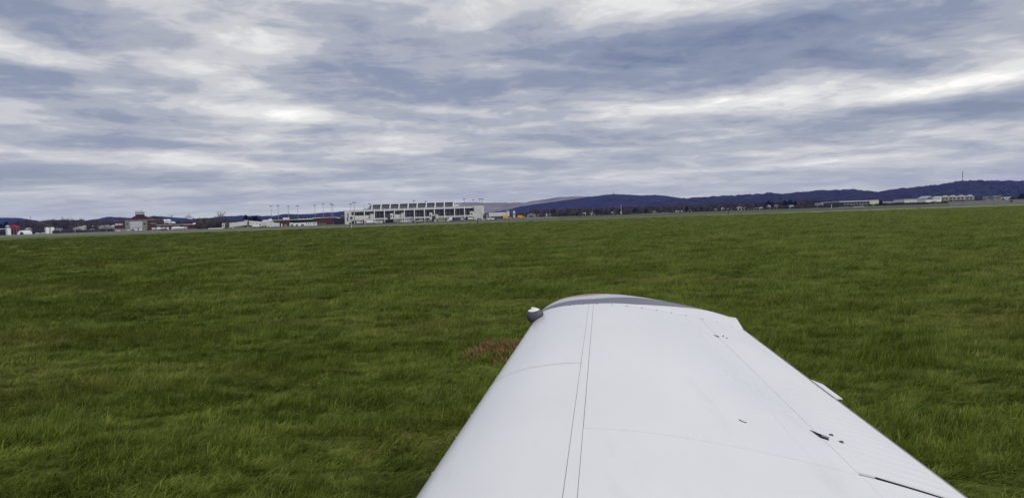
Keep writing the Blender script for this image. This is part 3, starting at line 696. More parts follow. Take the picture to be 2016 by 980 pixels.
Db.box('upper_wall', M_dgrey, 672, 679.3, 425.25, 429.6, 0, 12); Db.box('roof_unit', M_lgrey, 661, 666, 427.9, 429.6, 4, 8)
# white mobile office
Wo = Bld('mobile_office', 'long white single-storey cabin with a row of small dark windows', 'cabin', 595, 585)
Wo.box('body', M_white, 577.5, 620.6, 437.9, 446.5, 0, 6, xref=599); Wo.box('roof', M_dgrey, 577, 621, 436.9, 437.85, -.3, 6.3, xref=599)
Wo.box('porch', M_lgrey, 570.2, 577.3, 438.2, None, -.3, 5)
for a, w_ in ((572.5, 5.5), (582.5, 4.5), (593, 5.5)): Wo.box('opening', M_dgrey, a, a+w_, 441.6-(a-590)*.033, 444.3-(a-590)*.033, -.4, -.31)
for a in (603, 607, 611, 616.5, 619): Wo.box('window', M_glass, a, a+1.3, 439.9-(a-603)*.033, 442-(a-603)*.033, -.2, -.02)
for a in (580, 598, 618): Wo.box('support', M_dgrey, a-.5, a+.5, 446.2-(a-590)*.033, None, .5, 1.5)

# ------------------------------------------------------------------ passenger boarding bridges
M_bel = mat('dark_bellows', (.095, .09, .10), .8, .2, .3, 4)
def bridge(label, D, head=None, hood=None, tunnel=None, rot=None, posts=(), bogie=None, D2=0, name='boarding_bridge'):
    pxm = (tunnel or rot or head)[0]
    b = Bld(name, label, 'jet bridge', pxm, D, 'passenger boarding bridges along the apron')
    if tunnel:
        x0, yt0, yb0, x1, yt1, yb1 = tunnel
        def P3(px_, py_, d): return (b.X(px_, py_), d, b.Z(px_, py_))
        mb_ = MB(); A = [P3(x0, yb0, 0), P3(x1, yb1, D2), P3(x1, yt1, D2), P3(x0, yt0, 0)]
        Bq = [(p[0], p[1]+3, p[2]) for p in A]
        mb_.add(A+Bq, [(0, 1, 2, 3), (7, 6, 5, 4), (0, 4, 5, 1), (1, 5, 6, 2), (2, 6, 7, 3), (3, 7, 4, 0)]); tn = mb_.obj('tunnel', M_offw, b.root)
        nr = max(2, int(abs(x1-x0)/4))
        for k in range(nr+1):
            u = k/nr; px_ = x0+(x1-x0)*u; yt_ = yt0+(yt1-yt0)*u; yb_ = yb0+(yb1-yb0)*u; d_ = D2*u
            MB().box(b.X(px_, yt_)-.12, b.X(px_, yt_)+.12, d_-.15, d_-.01, b.Z(px_, yb_), b.Z(px_, yt_)).obj('rib', M_lgrey, tn)
    if head: b.box('cab', M_offw, head[0], head[1], head[2], head[3], -1.2, 2.6)
    if head and head[1]-head[0] > 2: b.box('cab_window', M_glass, head[0]+(head[1]-head[0])*.25, head[0]+(head[1]-head[0])*.7, head[2]+(head[3]-head[2])*.35, head[2]+(head[3]-head[2])*.6, -1.35, -1.21)
    if hood:
        hd = b.box('hood', M_bel, hood[0], hood[1], hood[2], hood[3], -1.0, 2.2)
        for k in range(4):
            a = hood[0]+(hood[1]-hood[0])*(k+.5)/4; b.box('fold', M_dgrey, a-.25, a+.25, hood[2]+.3, hood[3]-.3, -1.2, -1.02, hd)
    if rot: b.box('rotunda', M_offw, rot[0], rot[1], rot[2], rot[3], -.6, 4); b.box('rotunda_roof', M_lgrey, rot[0]-.4, rot[1]+.4, rot[2]-.7, rot[2]-.03, -.9, 4.3)
    for p_ in posts: b.box('post', M_lgrey, p_[0]-.6, p_[0]+.6, p_[1], None, .2, 1.2)
    if bogie:
        b.box('lift_column', M_steel, bogie[0]-1.8, bogie[0]-1.0, bogie[1], None, -.2, .5); b.box('lift_column', M_steel, bogie[0]+1.0, bogie[0]+1.8, bogie[1], None, -.2, .5)
        x = b.X(bogie[0], 440)
        for s_ in (-1, 1): MB().tube((x+s_*.9-.2, -.4, .5), (x+s_*.9+.2, -.4, .5), .5, .5, 10).obj('wheel', M_black, b.root)
    return b
bridge('white boarding bridge whose barrel-shaped cab hangs left of the third column', 545, head=(688, 697, 423.6, 435), hood=(689.5, 695.5, 426, 434.5), tunnel=(699, 424.8, 432.6, 729.5, 423.6, 430), rot=(729.6, 735, 421.4, 432), posts=((719, 430.5),), bogie=(704, 432), D2=2)
bridge('short white boarding bridge with a dark hood at its left, before the fifth window bay', 545, head=(769, 773.5, 420, 431.5), hood=(763.5, 768.6, 423.2, 434), tunnel=(778.5, 422.2, 430, 790, 421.8, 428.6), rot=(790.2, 793.6, 419.6, 429), posts=((792, 428.6),), bogie=(779, 430), D2=1)
bridge('white boarding bridge with upright tower cab and dark folded hood near mid terminal', 545, head=(846, 850.5, 418.5, 432.3), hood=(850.8, 857.6, 424.6, 432.4), tunnel=(850, 422.5, 425, 857, 423.8, 425), rot=(857.8, 861.6, 422.4, 432.6), posts=((848, 431),), bogie=(852, 432), D2=1)
bridge('broad white fixed walkway stepping out of the right end of the terminal', 545, head=(925.6, 932.4, 416, 426), hood=(951.5, 958.2, 422.4, 430.8), tunnel=(926, 420.4, 426.4, 946.5, 419.4, 430.4), rot=(947.2, 950.8, 420, 431), posts=((958.8, 422),), bogie=(939, 429))
bridge('long straight white boarding bridge at the far right of the terminal', 545, head=(1010.2, 1014.2, 415.2, 429), hood=(1003.6, 1009.8, 419.4, 427.4), tunnel=(962.5, 419, 426.4, 997, 417.4, 424.8), rot=(997.4, 1003, 416, 425.4), posts=((965, 426), (1000, 425)), bogie=(978, 425.6))
bridge('leftmost boarding bridge, short with a white cab and brown hood beside the leafless tree', 520, head=(438.4, 443.4, 439.4, 448.6), hood=(443.8, 451.6, 440, 447.3), tunnel=(452, 439.5, 447.4, 484, 435, 443.4), rot=(452.2, 455.5, 439, 447.5), posts=((457.8, 438),))
bridge('long white boarding bridge sloping down to the right towards the brown brick building', 525, hood=(485.2, 490, 436.4, 443), rot=(481.8, 485, 434, 444.4), tunnel=(490.4, 434.6, 444, 548, 439.2, 445.8), posts=((487.5, 443.6), (546, 445)))
Wp = Bld('white_plant_house', 'pale stepped roof house standing above the long sloping boarding bridge', 'building', 524, 600)
Wp.box('wall', M_lgrey, 517, 532, 435, None, 0, 8); Wp.gable('roof', M_white, 516.4, 532.5, 435.2, 433.2, 0, 8, 'x'); Wp.box('roof_unit', M_white, 527.4, 531, 431, 434.2, 2, 5)
Wl = Bld('concrete_barrier', 'low pale concrete barrier left of the leftmost boarding bridge', 'barrier', 424, 530)
Wl.box('base', M_offw, 410, 438, 449.4, None, 0, .8); Wl.box('top', M_lgrey, 410.2, 437.8, 448.8, 449.38, .2, .6)

# ------------------------------------------------------------------ floodlight masts
def mast(px_, yt, D, label, heads=3):
    z = zz(px_, yt, D); x = gx(px_, D)+(at(px_, yt, D).x-gx(px_, D))
    t = thing('floodlight_mast', label, 'light mast', (x, D, 0), 'floodlight masts around the terminal')
    MB().tube((0, 0, 0), (0, 0, z), .26, .13, 8).obj('pole', M_mgrey, t)
    MB().box(-1.25, 1.25, -.1, .1, z-.02, z+.10).obj('crossarm', M_dgrey, t)
    for k in range(heads):
        a = (-.95+1.9*k/(heads-1)); MB().box(a-.32, a+.32, -.4, .4, z+.11, z+.5).obj('floodlight', M_dgrey, t)
ordn = ['leftmost', 'second from the left', 'third from the left', 'fourth from the left', 'fifth from the left', 'sixth from the left', 'seventh from the left', 'eighth and rightmost']
for k, (p_, y_) in enumerate([(533.5, 406.3), (547.3, 405.4), (567.2, 406.4), (585.5, 406), (619.5, 404.5), (636, 402.4), (651.3, 401.5), (654.8, 403.5)]):
    mast(p_, y_, 690, 'thin floodlight mast behind the brown buildings, %s of eight' % ordn[k])
for p_, y_, lb, D_ in [(690.2, 402.4, 'floodlight mast standing behind the left end pavilion of the terminal', 610), (697.2, 399.4, 'tallest floodlight mast at the left end of the terminal, in front of it', 540), (727.5, 401.4, 'floodlight mast whose lamps peep over the left end of the louvred rooftop', 640),
    (814.6, 395.6, 'floodlight mast rising behind the middle of the louvred rooftop, the higher and left of two', 640), (837.8, 397.2, 'floodlight mast rising behind the louvred rooftop, the lower and right of two', 640),
    (914, 392.4, 'floodlight mast behind the low roof right of the louvred rooftop', 620), (931.5, 393.8, 'shorter floodlight mast just left of the fluted stair block', 650), (943.8, 392.3, 'floodlight mast above the middle of the fluted stair block', 640), (949.4, 392.3, 'floodlight mast above the right corner of the fluted stair block', 600)]:
    mast(p_, y_, D_, lb)

# ------------------------------------------------------------------ vehicles
def wheels(t, xs_, y0, y1, r_=.42):
    for x in xs_:
        for y in (y0, y1): MB().tube((x, y-.12, r_), (x, y+.12, r_), r_, r_, 10).obj('wheel', M_black, t)
def car(px_, D, m, label, cat='car', L=4.5, rz=0, group='cars parked round the airport'):
    t = thing('parked_car', label, cat, (gx(px_, D), D, 0), group, rz)
    MB().prism([(-L/2, .35), (L/2, .35), (L/2, .8), (L/2-.2, .95), (L/2-1.1, 1.0), (-L/2+.2, 1.02), (-L/2, .85)], 'y', -.9, .9).obj('body', m, t)
    c_ = MB().prism([(-L/2+.35, 1.02), (L/2-1.2, 1.0), (L/2-1.9, 1.48), (-L/2+1.0, 1.5)], 'y', -.8, .8).obj('cabin', m, t)
    MB().prism([(-L/2+.75, 1.06), (L/2-1.45, 1.06), (L/2-1.95, 1.40), (-L/2+1.15, 1.40)], 'y', -.84, .84).obj('side_window', M_glass, c_)
    wheels(t, (-L/2+.85, L/2-.85), -.82, .82, .34); return t
def van(px_, D, m, label, cat='van', L=6, H=2.8, boxm=None, cabl=1.8, group='service vehicles on the apron', low=False):
    t = thing('service_vehicle', label, cat, (gx(px_, D), D, 0), group)
    MB().box(-L/2, L/2, -1, 1, .45, .75).obj('chassis', M_dgrey, t)
    MB().prism([(L/2-cabl, .76), (L/2, .76), (L/2, 1.5), (L/2-.5, 2.25), (L/2-cabl, 2.25)], 'y', -1.0, 1.0).obj('cab', m, t)
    MB().prism([(L/2-cabl+.35, 1.45), (L/2-.12, 1.45), (L/2-.55, 2.1), (L/2-cabl+.35, 2.1)], 'y', -1.05, 1.05).obj('window', M_glass, t)
    MB().box(-L/2, L/2-cabl-.1, -1.15, 1.15, .76, 1.3 if low else H).obj('cargo_bed' if low else 'cargo_box', boxm or m, t)
    wheels(t, (-L/2+1, L/2-1), -.95, .95, .45); return t
def carts(px_, D, n_, m, label):
    t = thing('baggage_carts', label, 'baggage carts', (gx(px_, D), D, 0), 'baggage trains on the apron')
    for k in range(n_):
        x = (k-(n_-1)/2)*3.1; MB().box(x-1.3, x+1.3, -.8, .8, .5, .65).obj('cart_bed', M_dgrey, t); MB().box(x-1.2, x+1.2, -.75, .75, .66, 1.75).obj('cart_box', m, t)
        for s_ in (-1, 1): MB().tube((x+s_*.9, -.85, .25), (x+s_*.9, -.7, .25), .25, .25, 8).obj('wheel', M_black, t)
def tug(px_, D, m, label):
    t = thing('apron_tug', label, 'tug', (gx(px_, D), D, 0), 'tugs on the apron')
    MB().prism([(-1.7, .35), (1.7, .35), (1.7, 1.0), (.2, 1.15), (-1.7, 1.1)], 'y', -.8, .8).obj('body', m, t)
    MB().box(-1.3, -.1, -.7, .7, 1.1, 1.3).obj('seat', M_black, t); MB().box(-1.4, .2, -.75, .75, 2.0, 2.1).obj('canopy', m, t)
    for x in (-1.3, .1): MB().tube((x, -.7, 1.1), (x, -.7, 2.0), .05, .05, 6).obj('post', M_dgrey, t)
    wheels(t, (-1.1, 1.1), -.8, .8, .38)
def loader(px_, D, m, label, up=3.2, flip=1):
    t = thing('belt_loader', label, 'belt loader', (gx(px_, D), D, 0), 'loaders and stairs on the apron')
    MB().box(-2.4, 2.4, -.9, .9, .4, 1.0).obj('body', m, t)
    MB().add([(-3.2*flip, -.5, 1.05), (3.0*flip, -.5, up), (3.0*flip, .5, up), (-3.2*flip, .5, 1.05), (-3.2*flip, -.5, 1.3), (3.0*flip, -.5, up+.35), (3.0*flip, .5, up+.35), (-3.2*flip, .5, 1.3)],
        [(3, 2, 1, 0), (4, 5, 6, 7), (0, 1, 5, 4), (1, 2, 6, 5), (2, 3, 7, 6), (3, 0, 4, 7)]).obj('conveyor', M_dgrey, t)
    wheels(t, (-1.6, 1.6), -.85, .85, .4)
DA = 535
van(708.5, DA, M_offw, 'small white van under the boarding bridge at the left end of the terminal', L=4.2, H=2.2)
loader(719.5, DA, mat('maroon_paint', (.22, .03, .045), .5, .4, .1, 1), 'dark red belt loader under the long left boarding bridge', 1.5)
van(730.5, DA, M_white, 'white truck right beside the red belt loader', 'truck', L=6.4, H=2.6)
carts(742, DA, 3, M_offw, 'white baggage carts just right of the white truck by the third column')
tug(751, DA, M_offw, 'pale tug left of the fourth white column')
loader(761, DA, M_black, 'black belt loader right of the fourth white column', 3.4)
van(782.5, DA, M_mgrey, 'grey truck in the dark under the short boarding bridge', 'truck', L=5.5, H=2.5)
van(796.5, DA, M_white, 'white truck with a low bed right of the short boarding bridge', 'truck', L=6.8, low=True)
loader(807.5, DA, M_black, 'black mobile stairs sloping up to the right by the seventh column', 3.8)
tug(818, DA, M_olive, 'olive tug in front of the seventh window bay')
van(825, DA, M_offw, 'pale pickup right of the olive tug', 'pickup', L=5, low=True)
carts(837, DA, 3, M_mgrey, 'grey baggage carts left of the bridge with the upright tower cab')
van(869.5, DA, M_olive, 'olive green tank truck under the ninth window bay', 'truck', L=8, H=2.4)
van(891.5, DA, M_white, 'white van in the dark doorway left of the eleventh column', L=5, H=2.6)
van(901.5, DA, M_white, 'long white truck with a dark box in the eleventh bay', 'truck', L=8, H=2.5, boxm=M_dgrey)
car(914.5, DA, M_dgrey, 'dark car under the twelfth column of the terminal')
van(928, DA, M_offw, 'small white truck below the broad fixed walkway', 'truck', L=5, H=2.2)
tug(944, DA, M_dgrey, 'dark tug under the right end of the fixed walkway')
tug(962, DA, M_white, 'white tug left of the long straight boarding bridge support')
car(970, DA, M_white, 'white car under the long straight boarding bridge')
van(982, DA, M_dgrey, 'dark truck between the long straight bridge and the yellow truck', 'truck', L=6, H=2)
van(997.5, DA-6, M_yellow, 'bright yellow truck directly below the long straight boarding bridge', 'truck', L=5.2, H=2.6)
van(1026, DA-6, M_yellow, 'bright yellow truck standing alone right of the last boarding bridge', 'truck', L=5.2, H=2.5)
tug(1012, DA, M_mgrey, 'grey tug between the two yellow trucks')
van(507, 505, M_white, 'white van below the long sloping boarding bridge', L=6, H=2.4)
tug(520, 505, M_olive, 'olive tug below the long sloping boarding bridge')
tug(526, 506, M_offw, 'pale tug at the right of the olive tug by the sloping bridge')
# small high-wing aircraft
ap = thing('parked_aircraft', 'small white high-wing propeller plane in front of the long sloping boarding bridge', 'aircraft', (gx(512, 512), 512, 0))
MB().add([(x, y, z) for x, r_, zc in ((-4.4, .15, 2.0), (-1.5, .5, 1.6), (.6, .62, 1.5), (2.4, .5, 1.3), (3.3, .28, 1.25)) for y, z in [(r_*math.cos(a), zc+r_*math.sin(a)) for a in np.linspace(0, 2*math.pi, 9)[:-1]]],
    [(i*8+j, i*8+(j+1) % 8, (i+1)*8+(j+1) % 8, (i+1)*8+j) for i in range(4) for j in range(8)]+[tuple(range(8))[::-1], tuple(range(32, 40))]).obj('fuselage', M_white, ap)
MB().add([(-.6, -5.5, 2.3), (1.0, -5.5, 2.3), (1.0, 5.5, 2.5), (-.6, 5.5, 2.5), (-.6, -5.5, 2.45), (1.0, -5.5, 2.45), (1.0, 5.5, 2.65), (-.6, 5.5, 2.65)], [(3, 2, 1, 0), (4, 5, 6, 7), (0, 1, 5, 4), (1, 2, 6, 5), (2, 3, 7, 6), (3, 0, 4, 7)]).obj('wing', M_dgrey, ap)
MB().prism([(-5.0, 2.0), (-3.7, 2.0), (-4.5, 3.5), (-5.1, 3.5)], 'y', -.06, .06).obj('tail_fin', M_white, ap)
MB().box(3.32, 3.4, -.9, .9, 1.18, 1.32).obj('propeller', M_dgrey, ap)
for x, y in ((.2, -1), (.2, 1), (2.6, 0)): MB().tube((x, y-.08, .28), (x, y+.08, .28), .28, .28, 10).obj('wheel', M_black, ap); MB().tube((x, y, .3), (x, y*.4, 1.2), .05, .06, 6).obj('gear_leg', M_lgrey, ap)
ap.rotation_euler = (0, 0, R_(-25))
# vehicles by the old terminal
van(304, 790, M_offw, 'white box van in front of the brick wing right of the old terminal', L=4.6, H=2.7)
van(314.5, 790, M_white, 'taller white box van second to the right of the old terminal', L=4.6, H=3.2)
van(349, 780, M_white, 'white truck at the left of the white pair before the long brick range', 'truck', L=8, H=3.2)
van(359.5, 780, M_white, 'white truck at the right of the white pair before the long brick range', 'truck', L=7, H=2.6)
van(397, 780, M_mgrey, 'grey van before the right end of the long brick range', L=5, H=2.3)
car(232, 830, M_white, 'white car in front of the left brick wing of the old terminal'); car(252, 830, M_white, 'white car before the stone block of the old terminal')
car(261, 835, M_dgrey, 'dark car below the big window grid of the old terminal'); car(293, 830, M_black, 'black car at the right corner of the old terminal')
car(323.5, 560, M_dgrey, 'dark car driving out on the taxiway in front of the long brick range')
car(54, 860, M_white, 'white car right of the domed shelter at the far left'); car(73.5, 860, M_white, 'white car halfway between the domed shelter and the white tanks')
car(84, 870, M_lgrey, 'pale grey car just left of the two white tanks')

# ------------------------------------------------------------------ far left yard
def tank(px_, D, w_, yt, label):
    b = Bld('storage_tank', label, 'tank', px_, D, 'white storage tanks'); r_ = w_*b.k/2; z = b.Z(px_, yt)
    MB().tube((0, 0, 0), (0, 0, z), r_, r_, 20).obj('shell', M_white, b.root, smooth=False); MB().tube((0, 0, z), (0, 0, z+.5), r_, r_*.3, 20).obj('lid', M_offw, b.root)
    MB().box(-.25, .25, -r_-.15, -r_+.05, 0, z).obj('ladder', M_mgrey, b.root)
tank(16.8, 850, 9, 449.8, 'white tank standing by the red canopy at the far left'); tank(93, 880, 8, 448.2, 'left one of the two white tanks'); tank(102.6, 880, 8.4, 448, 'right one of the two white tanks')
rc = Bld('red_canopy', 'rounded red canopy on thin posts behind the leftmost white tank', 'canopy', 26, 880)
x0, x1 = rc.X(20), rc.X(32.6); zb = rc.Z(26, 450.5); zt = rc.Z(26, 443)
prof = [(x0, zb+1.2)]+[(x0+(x1-x0)*u, zb+(zt-zb)*math.sqrt(max(0, 1-(u*1.0)**2.2))) for u in (.05, .2, .4, .6, .8, .93, 1.0)]+[(x0, zb)]
MB().prism(prof, 'y', 0, 7).obj('cover', M_red, rc.root)
for x in (x0+.4, (x0+x1)/2, x1-.4):
    MB().tube((x, .5, 0), (x, .5, zb+.3), .15, .15, 6).obj('post', M_mgrey, rc.root); MB().tube((x, 6.5, 0), (x, 6.5, zb+.3), .15, .15, 6).obj('post', M_mgrey, rc.root)
gb = Bld('grey_silo', 'grey rounded silo top beside the red canopy', 'silo', 16, 890); MB().tube((0, 0, 0), (0, 0, gb.Z(16, 445)), 2.4, 2.4, 14).obj('shell', M_mgrey, gb.root); MB().tube((0, 0, gb.Z(16, 445)), (0, 0, gb.Z(16, 443.4)), 2.4, .8, 14).obj('dome', M_lgrey, gb.root)
dm = Bld('domed_shelter', 'white half-round shelter with a dark opening at the far left', 'shelter', 41, 840)
xa, xb = dm.X(34), dm.X(47.6); zt = dm.Z(41, 453.8); cx_ = (xa+xb)/2; rw = (xb-xa)/2
MB().prism([(cx_+rw*math.cos(a), zt*math.sin(a)) for a in np.linspace(0, math.pi, 13)], 'y', 0, 14).obj('cover', M_white, dm.root)
MB().prism([(cx_+1+rw*.55*math.cos(a), zt*.6*math.sin(a)) for a in np.linspace(0, math.pi, 9)], 'y', -.1, .5).obj('opening', M_black, dm.root)
tr = Bld('grey_trailer', 'grey slant-ended trailer right of the two white tanks', 'trailer', 115, 860)
MB().prism([(tr.X(109.5), .6), (tr.X(118.5), .6), (tr.X(121.5), tr.Z(115, 449.2)), (tr.X(109.5), tr.Z(115, 449.4))], 'y', 0, 3).obj('body', M_mgrey, tr.root); wheels(tr.root, (-2.2, 1.2), .2, 2.8, .55)
le = Bld('dark_shed', 'dark shed cut off by the left edge of the picture', 'shed', 2, 870); le.box('wall', M_dgrey, -6, 8, 451.6, None, 0, 10); le.box('roof', M_lgrey, -6.5, 8.6, 450, 451.55, -.4, 10.4)

# houses: (px, D, width px, eave y, ridge y, wall, roof, label, ridge axis, windows)
Mroof1 = mat('slate_roof', (.30, .30, .31), .8, .2, .2, .5); Mroof2 = mat('pale_metal_roof', (.42, .43, .45), .5, .4, .08, .5); Mroof3 = mat('brown_roof', (.16, .12, .10), .8, .2, .2, .5)
HS = [(51.5, 900, 5, 451, 448.6, M_lgrey, Mroof2, 'tiny house with a pale roof patch among the dark trees above the domed shelter', 'x', 1),
(147, 900, 6, 449.6, 447.6, M_offw, Mroof2, 'small pale house left of the dark-roofed white house at the left', 'x', 1),
(154.5, 880, 14, 450.6, 445.6, M_white, Mroof1, 'white house with a dark sloping roof left of the old terminal', 'y', 2),
(161.5, 940, 8, 446.8, 444.2, M_offw, Mroof2, 'pale house behind the right shoulder of the dark-roofed white house', 'x', 2),
(166.5, 870, 5, 453.4, 452.2, M_white, Mroof2, 'small white hut right of the dark-roofed white house', 'x', 1),
(177.5, 900, 5, 452, 450.6, M_offw, Mroof2, 'little pale hut between the white hut and the grey house', 'x', 1),
(183, 950, 7, 446.6, 443.8, M_lgrey, Mroof1, 'grey house half hidden in trees left of the tall grey-white house', 'y', 1),
(198, 900, 7, 447, 444, M_offw, Mroof2, 'left half of the tall grey-white house left of the old terminal', 'x', 2),
(207, 905, 9, 445.8, 443.2, M_lgrey, Mroof2, 'grey-white house with a chimney just left of the old terminal', 'y', 3),
(221, 900, 6, 446.2, 443, M_offw, Mroof2, 'narrow pale house touching the left edge of the old terminal', 'x', 1),
(1053.5, 900, 3.5, 425.5, 420.8, M_offw, Mroof2, 'steep white gable, left of the first pair right of the yellow trucks', 'y', 0),
(1060, 900, 3.5, 425.3, 420.8, M_lgrey, Mroof2, 'steep pale gable, right of the first pair right of the yellow trucks', 'y', 0),
(1076.5, 880, 5, 425.4, 419.6, M_white, Mroof2, 'taller steep white gable with a white base right of the first pair', 'y', 1),
(1082.5, 890, 3.5, 425.0, 420.2, M_tan, Mroof2, 'steep tan gable touching the taller white gable', 'y', 0),
(1166, 900, 9, 421.5, 418, M_white, Mroof1, 'white house with dark roof in the trees below the mast on the blue hill', 'y', 3),
(1151, 920, 4, 420.5, 418.6, M_white, Mroof2, 'small white house left of the white house with a dark roof', 'x', 1),
(1206.5, 820, 3, 421.6, 416.6, M_white, Mroof2, 'narrow white shed below the thin white pole', 'x', 0),
(1223.5, 820, 3, 421, 416.8, M_white, Mroof2, 'narrow white shed right of the thin white pole', 'x', 0),
(1289, 950, 5, 416.8, 414.8, M_lgrey, Mroof3, 'tiny house in the trees above the long white strip', 'x', 1),
(1294, 800, 12, 420.8, 418.8, M_lgrey, Mroof2, 'low grey hut on the left part of the long white strip', 'x', 2),
(1312, 800, 14, 420, 418, M_mgrey, Mroof2, 'low grey hut with a white ridge right of the other low hut', 'x', 3),
(1338.5, 780, 13, 416.8, 414.8, M_offw, Mroof2, 'white cabin with dark windows right of the two low huts', 'x', 4),
(1359.5, 950, 5, 415.4, 412.6, M_white, Mroof2, 'small white house with a steep gable right of the white cabin', 'y', 1),
(1411, 980, 7, 413.5, 411.4, M_lgrey, Mroof2, 'low pale house left of the small white tower house', 'x', 2),
(1424.5, 980, 4, 412.5, 408.6, M_white, Mroof2, 'small white tower house among dark trees', 'y', 1),
(1437, 900, 7, 413.4, 410.6, M_white, Mroof2, 'bright white house at the roadside post', 'x', 2),
(1458, 900, 9, 410, 406.2, M_white, Mroof2, 'white gabled house left of the row of small white huts', 'y', 2),
(1467, 910, 6, 411.5, 408.6, M_lgrey, Mroof3, 'grey house joined to the white gabled house', 'x', 1),
(1481, 900, 7, 411.6, 409.6, M_lgrey, Mroof2, 'first of the row of small white huts under the evergreens', 'x', 2),
(1491.5, 900, 6, 411, 408.8, M_white, Mroof2, 'middle one of the row of small white huts under the evergreens', 'x', 2),
(1501, 900, 7, 410.8, 408.2, M_white, Mroof2, 'rightmost of the row of small white huts under the evergreens', 'x', 2),
(1515.5, 1000, 4, 406.4, 403.6, M_offw, Mroof1, 'small pale house below the left dark evergreen clump', 'x', 1),
(1530.5, 1000, 3, 405.6, 402.6, M_lgrey, Mroof2, 'narrow grey house between the two dark evergreen clumps', 'y', 1),
(1560, 950, 7, 406.6, 403.8, M_white, Mroof1, 'white house with dark roof below the right dark evergreen clump', 'x', 2),
(1582, 1000, 6, 407.6, 406, M_lgrey, Mroof3, 'low brownish house right of the right dark evergreen clump', 'x', 1),
(1611, 1000, 5, 402.6, 399.6, M_offw, Mroof2, 'pale gabled house among brown trees left of the long warehouse', 'y', 1),
(1619.5, 1000, 3, 401.6, 399.6, M_lgrey, Mroof2, 'tiny grey gable right beside the pale gabled house', 'y', 0),
(1944, 1100, 4, 391.4, 386.8, M_offw, Mroof2, 'small steeple-like pale gable behind the long grey wall', 'y', 0),
(1949, 900, 4, 394.6, 393, M_white, Mroof2, 'tiny white hut behind the long grey wall', 'x', 0)]
M_town = mat('pale_house_wall', (.25, .245, .235), .8, .2, .15, .2)
M_town2 = mat('dull_metal_roof', (.24, .24, .25), .6, .3, .12, .3)
for k_, h_ in enumerate(HS): house(h_[0], h_[1], h_[2], h_[3], h_[4], M_town if h_[5] in (M_offw, M_lgrey) else M_offw if k_ % 3 else h_[5], M_town2 if h_[6] == Mroof2 and k_ % 3 else h_[6], h_[7], 'house', h_[8], h_[9])
# big distant buildings at the right
Wh = Bld('long_warehouse', 'long warehouse with a pale flat roof and a cream right end under the ridge', 'warehouse', 1690, 1050)
Wh.box('wall', M_mgrey, 1663, 1712, 397.6, None, 2, 60); Wh.box('roof', Mroof2, 1652, 1712, 395, 397.6, 0, 62); Wh.box('end_block', mat('cream_cladding', (.58, .56, .40), .7, .3, .08, .3), 1712.3, 1730, 393.8, None, 0, 60)
for a in range(1666, 1710, 6): Wh.box('window', M_glass, a, a+3.4, 399-(a-1688)*.034, 401-(a-1688)*.034, 1.8, 1.98)
W2 = Bld('grey_warehouse', 'low grey-roofed warehouse left of the large white gabled building', 'warehouse', 1790, 1100)
W2.box('wall', M_mgrey, 1738, 1760, 398, None, 0, 30); W2.box('roof', Mroof2, 1737, 1777, 396.4, 398, -.5, 30); W2.box('upper_hall', M_lgrey, 1780, 1824, 392.2, None, 0, 30); W2.box('roof', mat('grey_metal_roof', (.33, .34, .37), .5, .4, .08, .3), 1779.4, 1824.5, 391.2, 392.17, -.6, 30.6)
Lw = Bld('white_gabled_hall', 'large white building with a broad front gable below the wooded ridge', 'building', 1838, 1050)
Lw.box('wall', M_white, 1822, 1853.5, 390.2, None, 0, 22); Lw.gable('roof', Mroof2, 1821, 1838, 390.4, 385.6, -1, 20, 'y'); Lw.gable('roof', Mroof1, 1838.5, 1853.5, 390, 387.6, 1, 20, 'x')
Lw.box('gable_window', M_glass, 1826.5, 1833.5, 389, 390.6, -1.5, -1.32)
for a in (1841, 1845.5, 1850): Lw.gable('dormer', M_white, a, a+2.6, 389.2, 386.6, -.5, 4, 'y')
for a in range(1824, 1852, 4): Lw.box('window', M_glass, a, a+1.6, 391.6-(a-1838)*.034, 393.2-(a-1838)*.034, -.2, -.02)
for i, (a, b_, g_) in enumerate(((1855, 1869, 'brown apartment block with a white trim nearest the large white hall'), (1870, 1885, 'apartment block with a pale gable, second right of the large white hall'), (1886, 1902, 'brown apartment block with a tall pale gable left of the white-trimmed end block'), (1903, 1919, 'right-hand apartment block with white bays under the ridge'))):
    A_ = Bld('apartment_block', g_, 'apartment block', (a+b_)/2, 1100+i*6, 'apartment blocks under the wooded ridge')
    A_.box('wall', M_tan if i < 3 else M_stone, a, b_, 388.6-i*.5, None, 0, 16); A_.gable('roof', Mroof1, a, b_, 388.7-i*.5, 386-i*.5, 0, 16, 'x')
    mm = (a+b_)/2; A_.gable('front_gable', M_offw, mm-3, mm+3, 388.4-i*.5, 384.6-i*.4, -1.5, 6, 'y')
    for k in range(4):
        for j in range(2): A_.box('window', M_offw if k % 2 else M_glass, a+1+k*3.5, a+2.6+k*3.5, 389.6+j*2.4-i*.5, 391+j*2.4-i*.5, -.2, -.02)
for i, (a, b_, yt_, m_, g_) in enumerate(((1957, 1964, 386.6, M_mgrey, 'grey-brown block, left of the pair behind the long grey wall'), (1965.5, 1970.5, 385.6, M_tan, 'tall tan block, right of the pair behind the long grey wall'), (1971.5, 1991, 388.2, M_offw, 'wide white building between dark trees behind the long grey wall'))):
    A_ = Bld('distant_block', g_, 'building', (a+b_)/2, 1050+i*5, 'blocks behind the long grey wall'); A_.box('wall', m_, a, b_, yt_, None, 0, 14); A_.box('roof', Mroof2, a-.3, b_+.3, yt_-.6, yt_-.03, -.4, 14.4)
    for k in range(3): A_.box('window', M_glass, a+(b_-a)*(.15+.28*k), a+(b_-a)*(.28+.28*k), yt_+2, yt_+4, -.2, -.02)
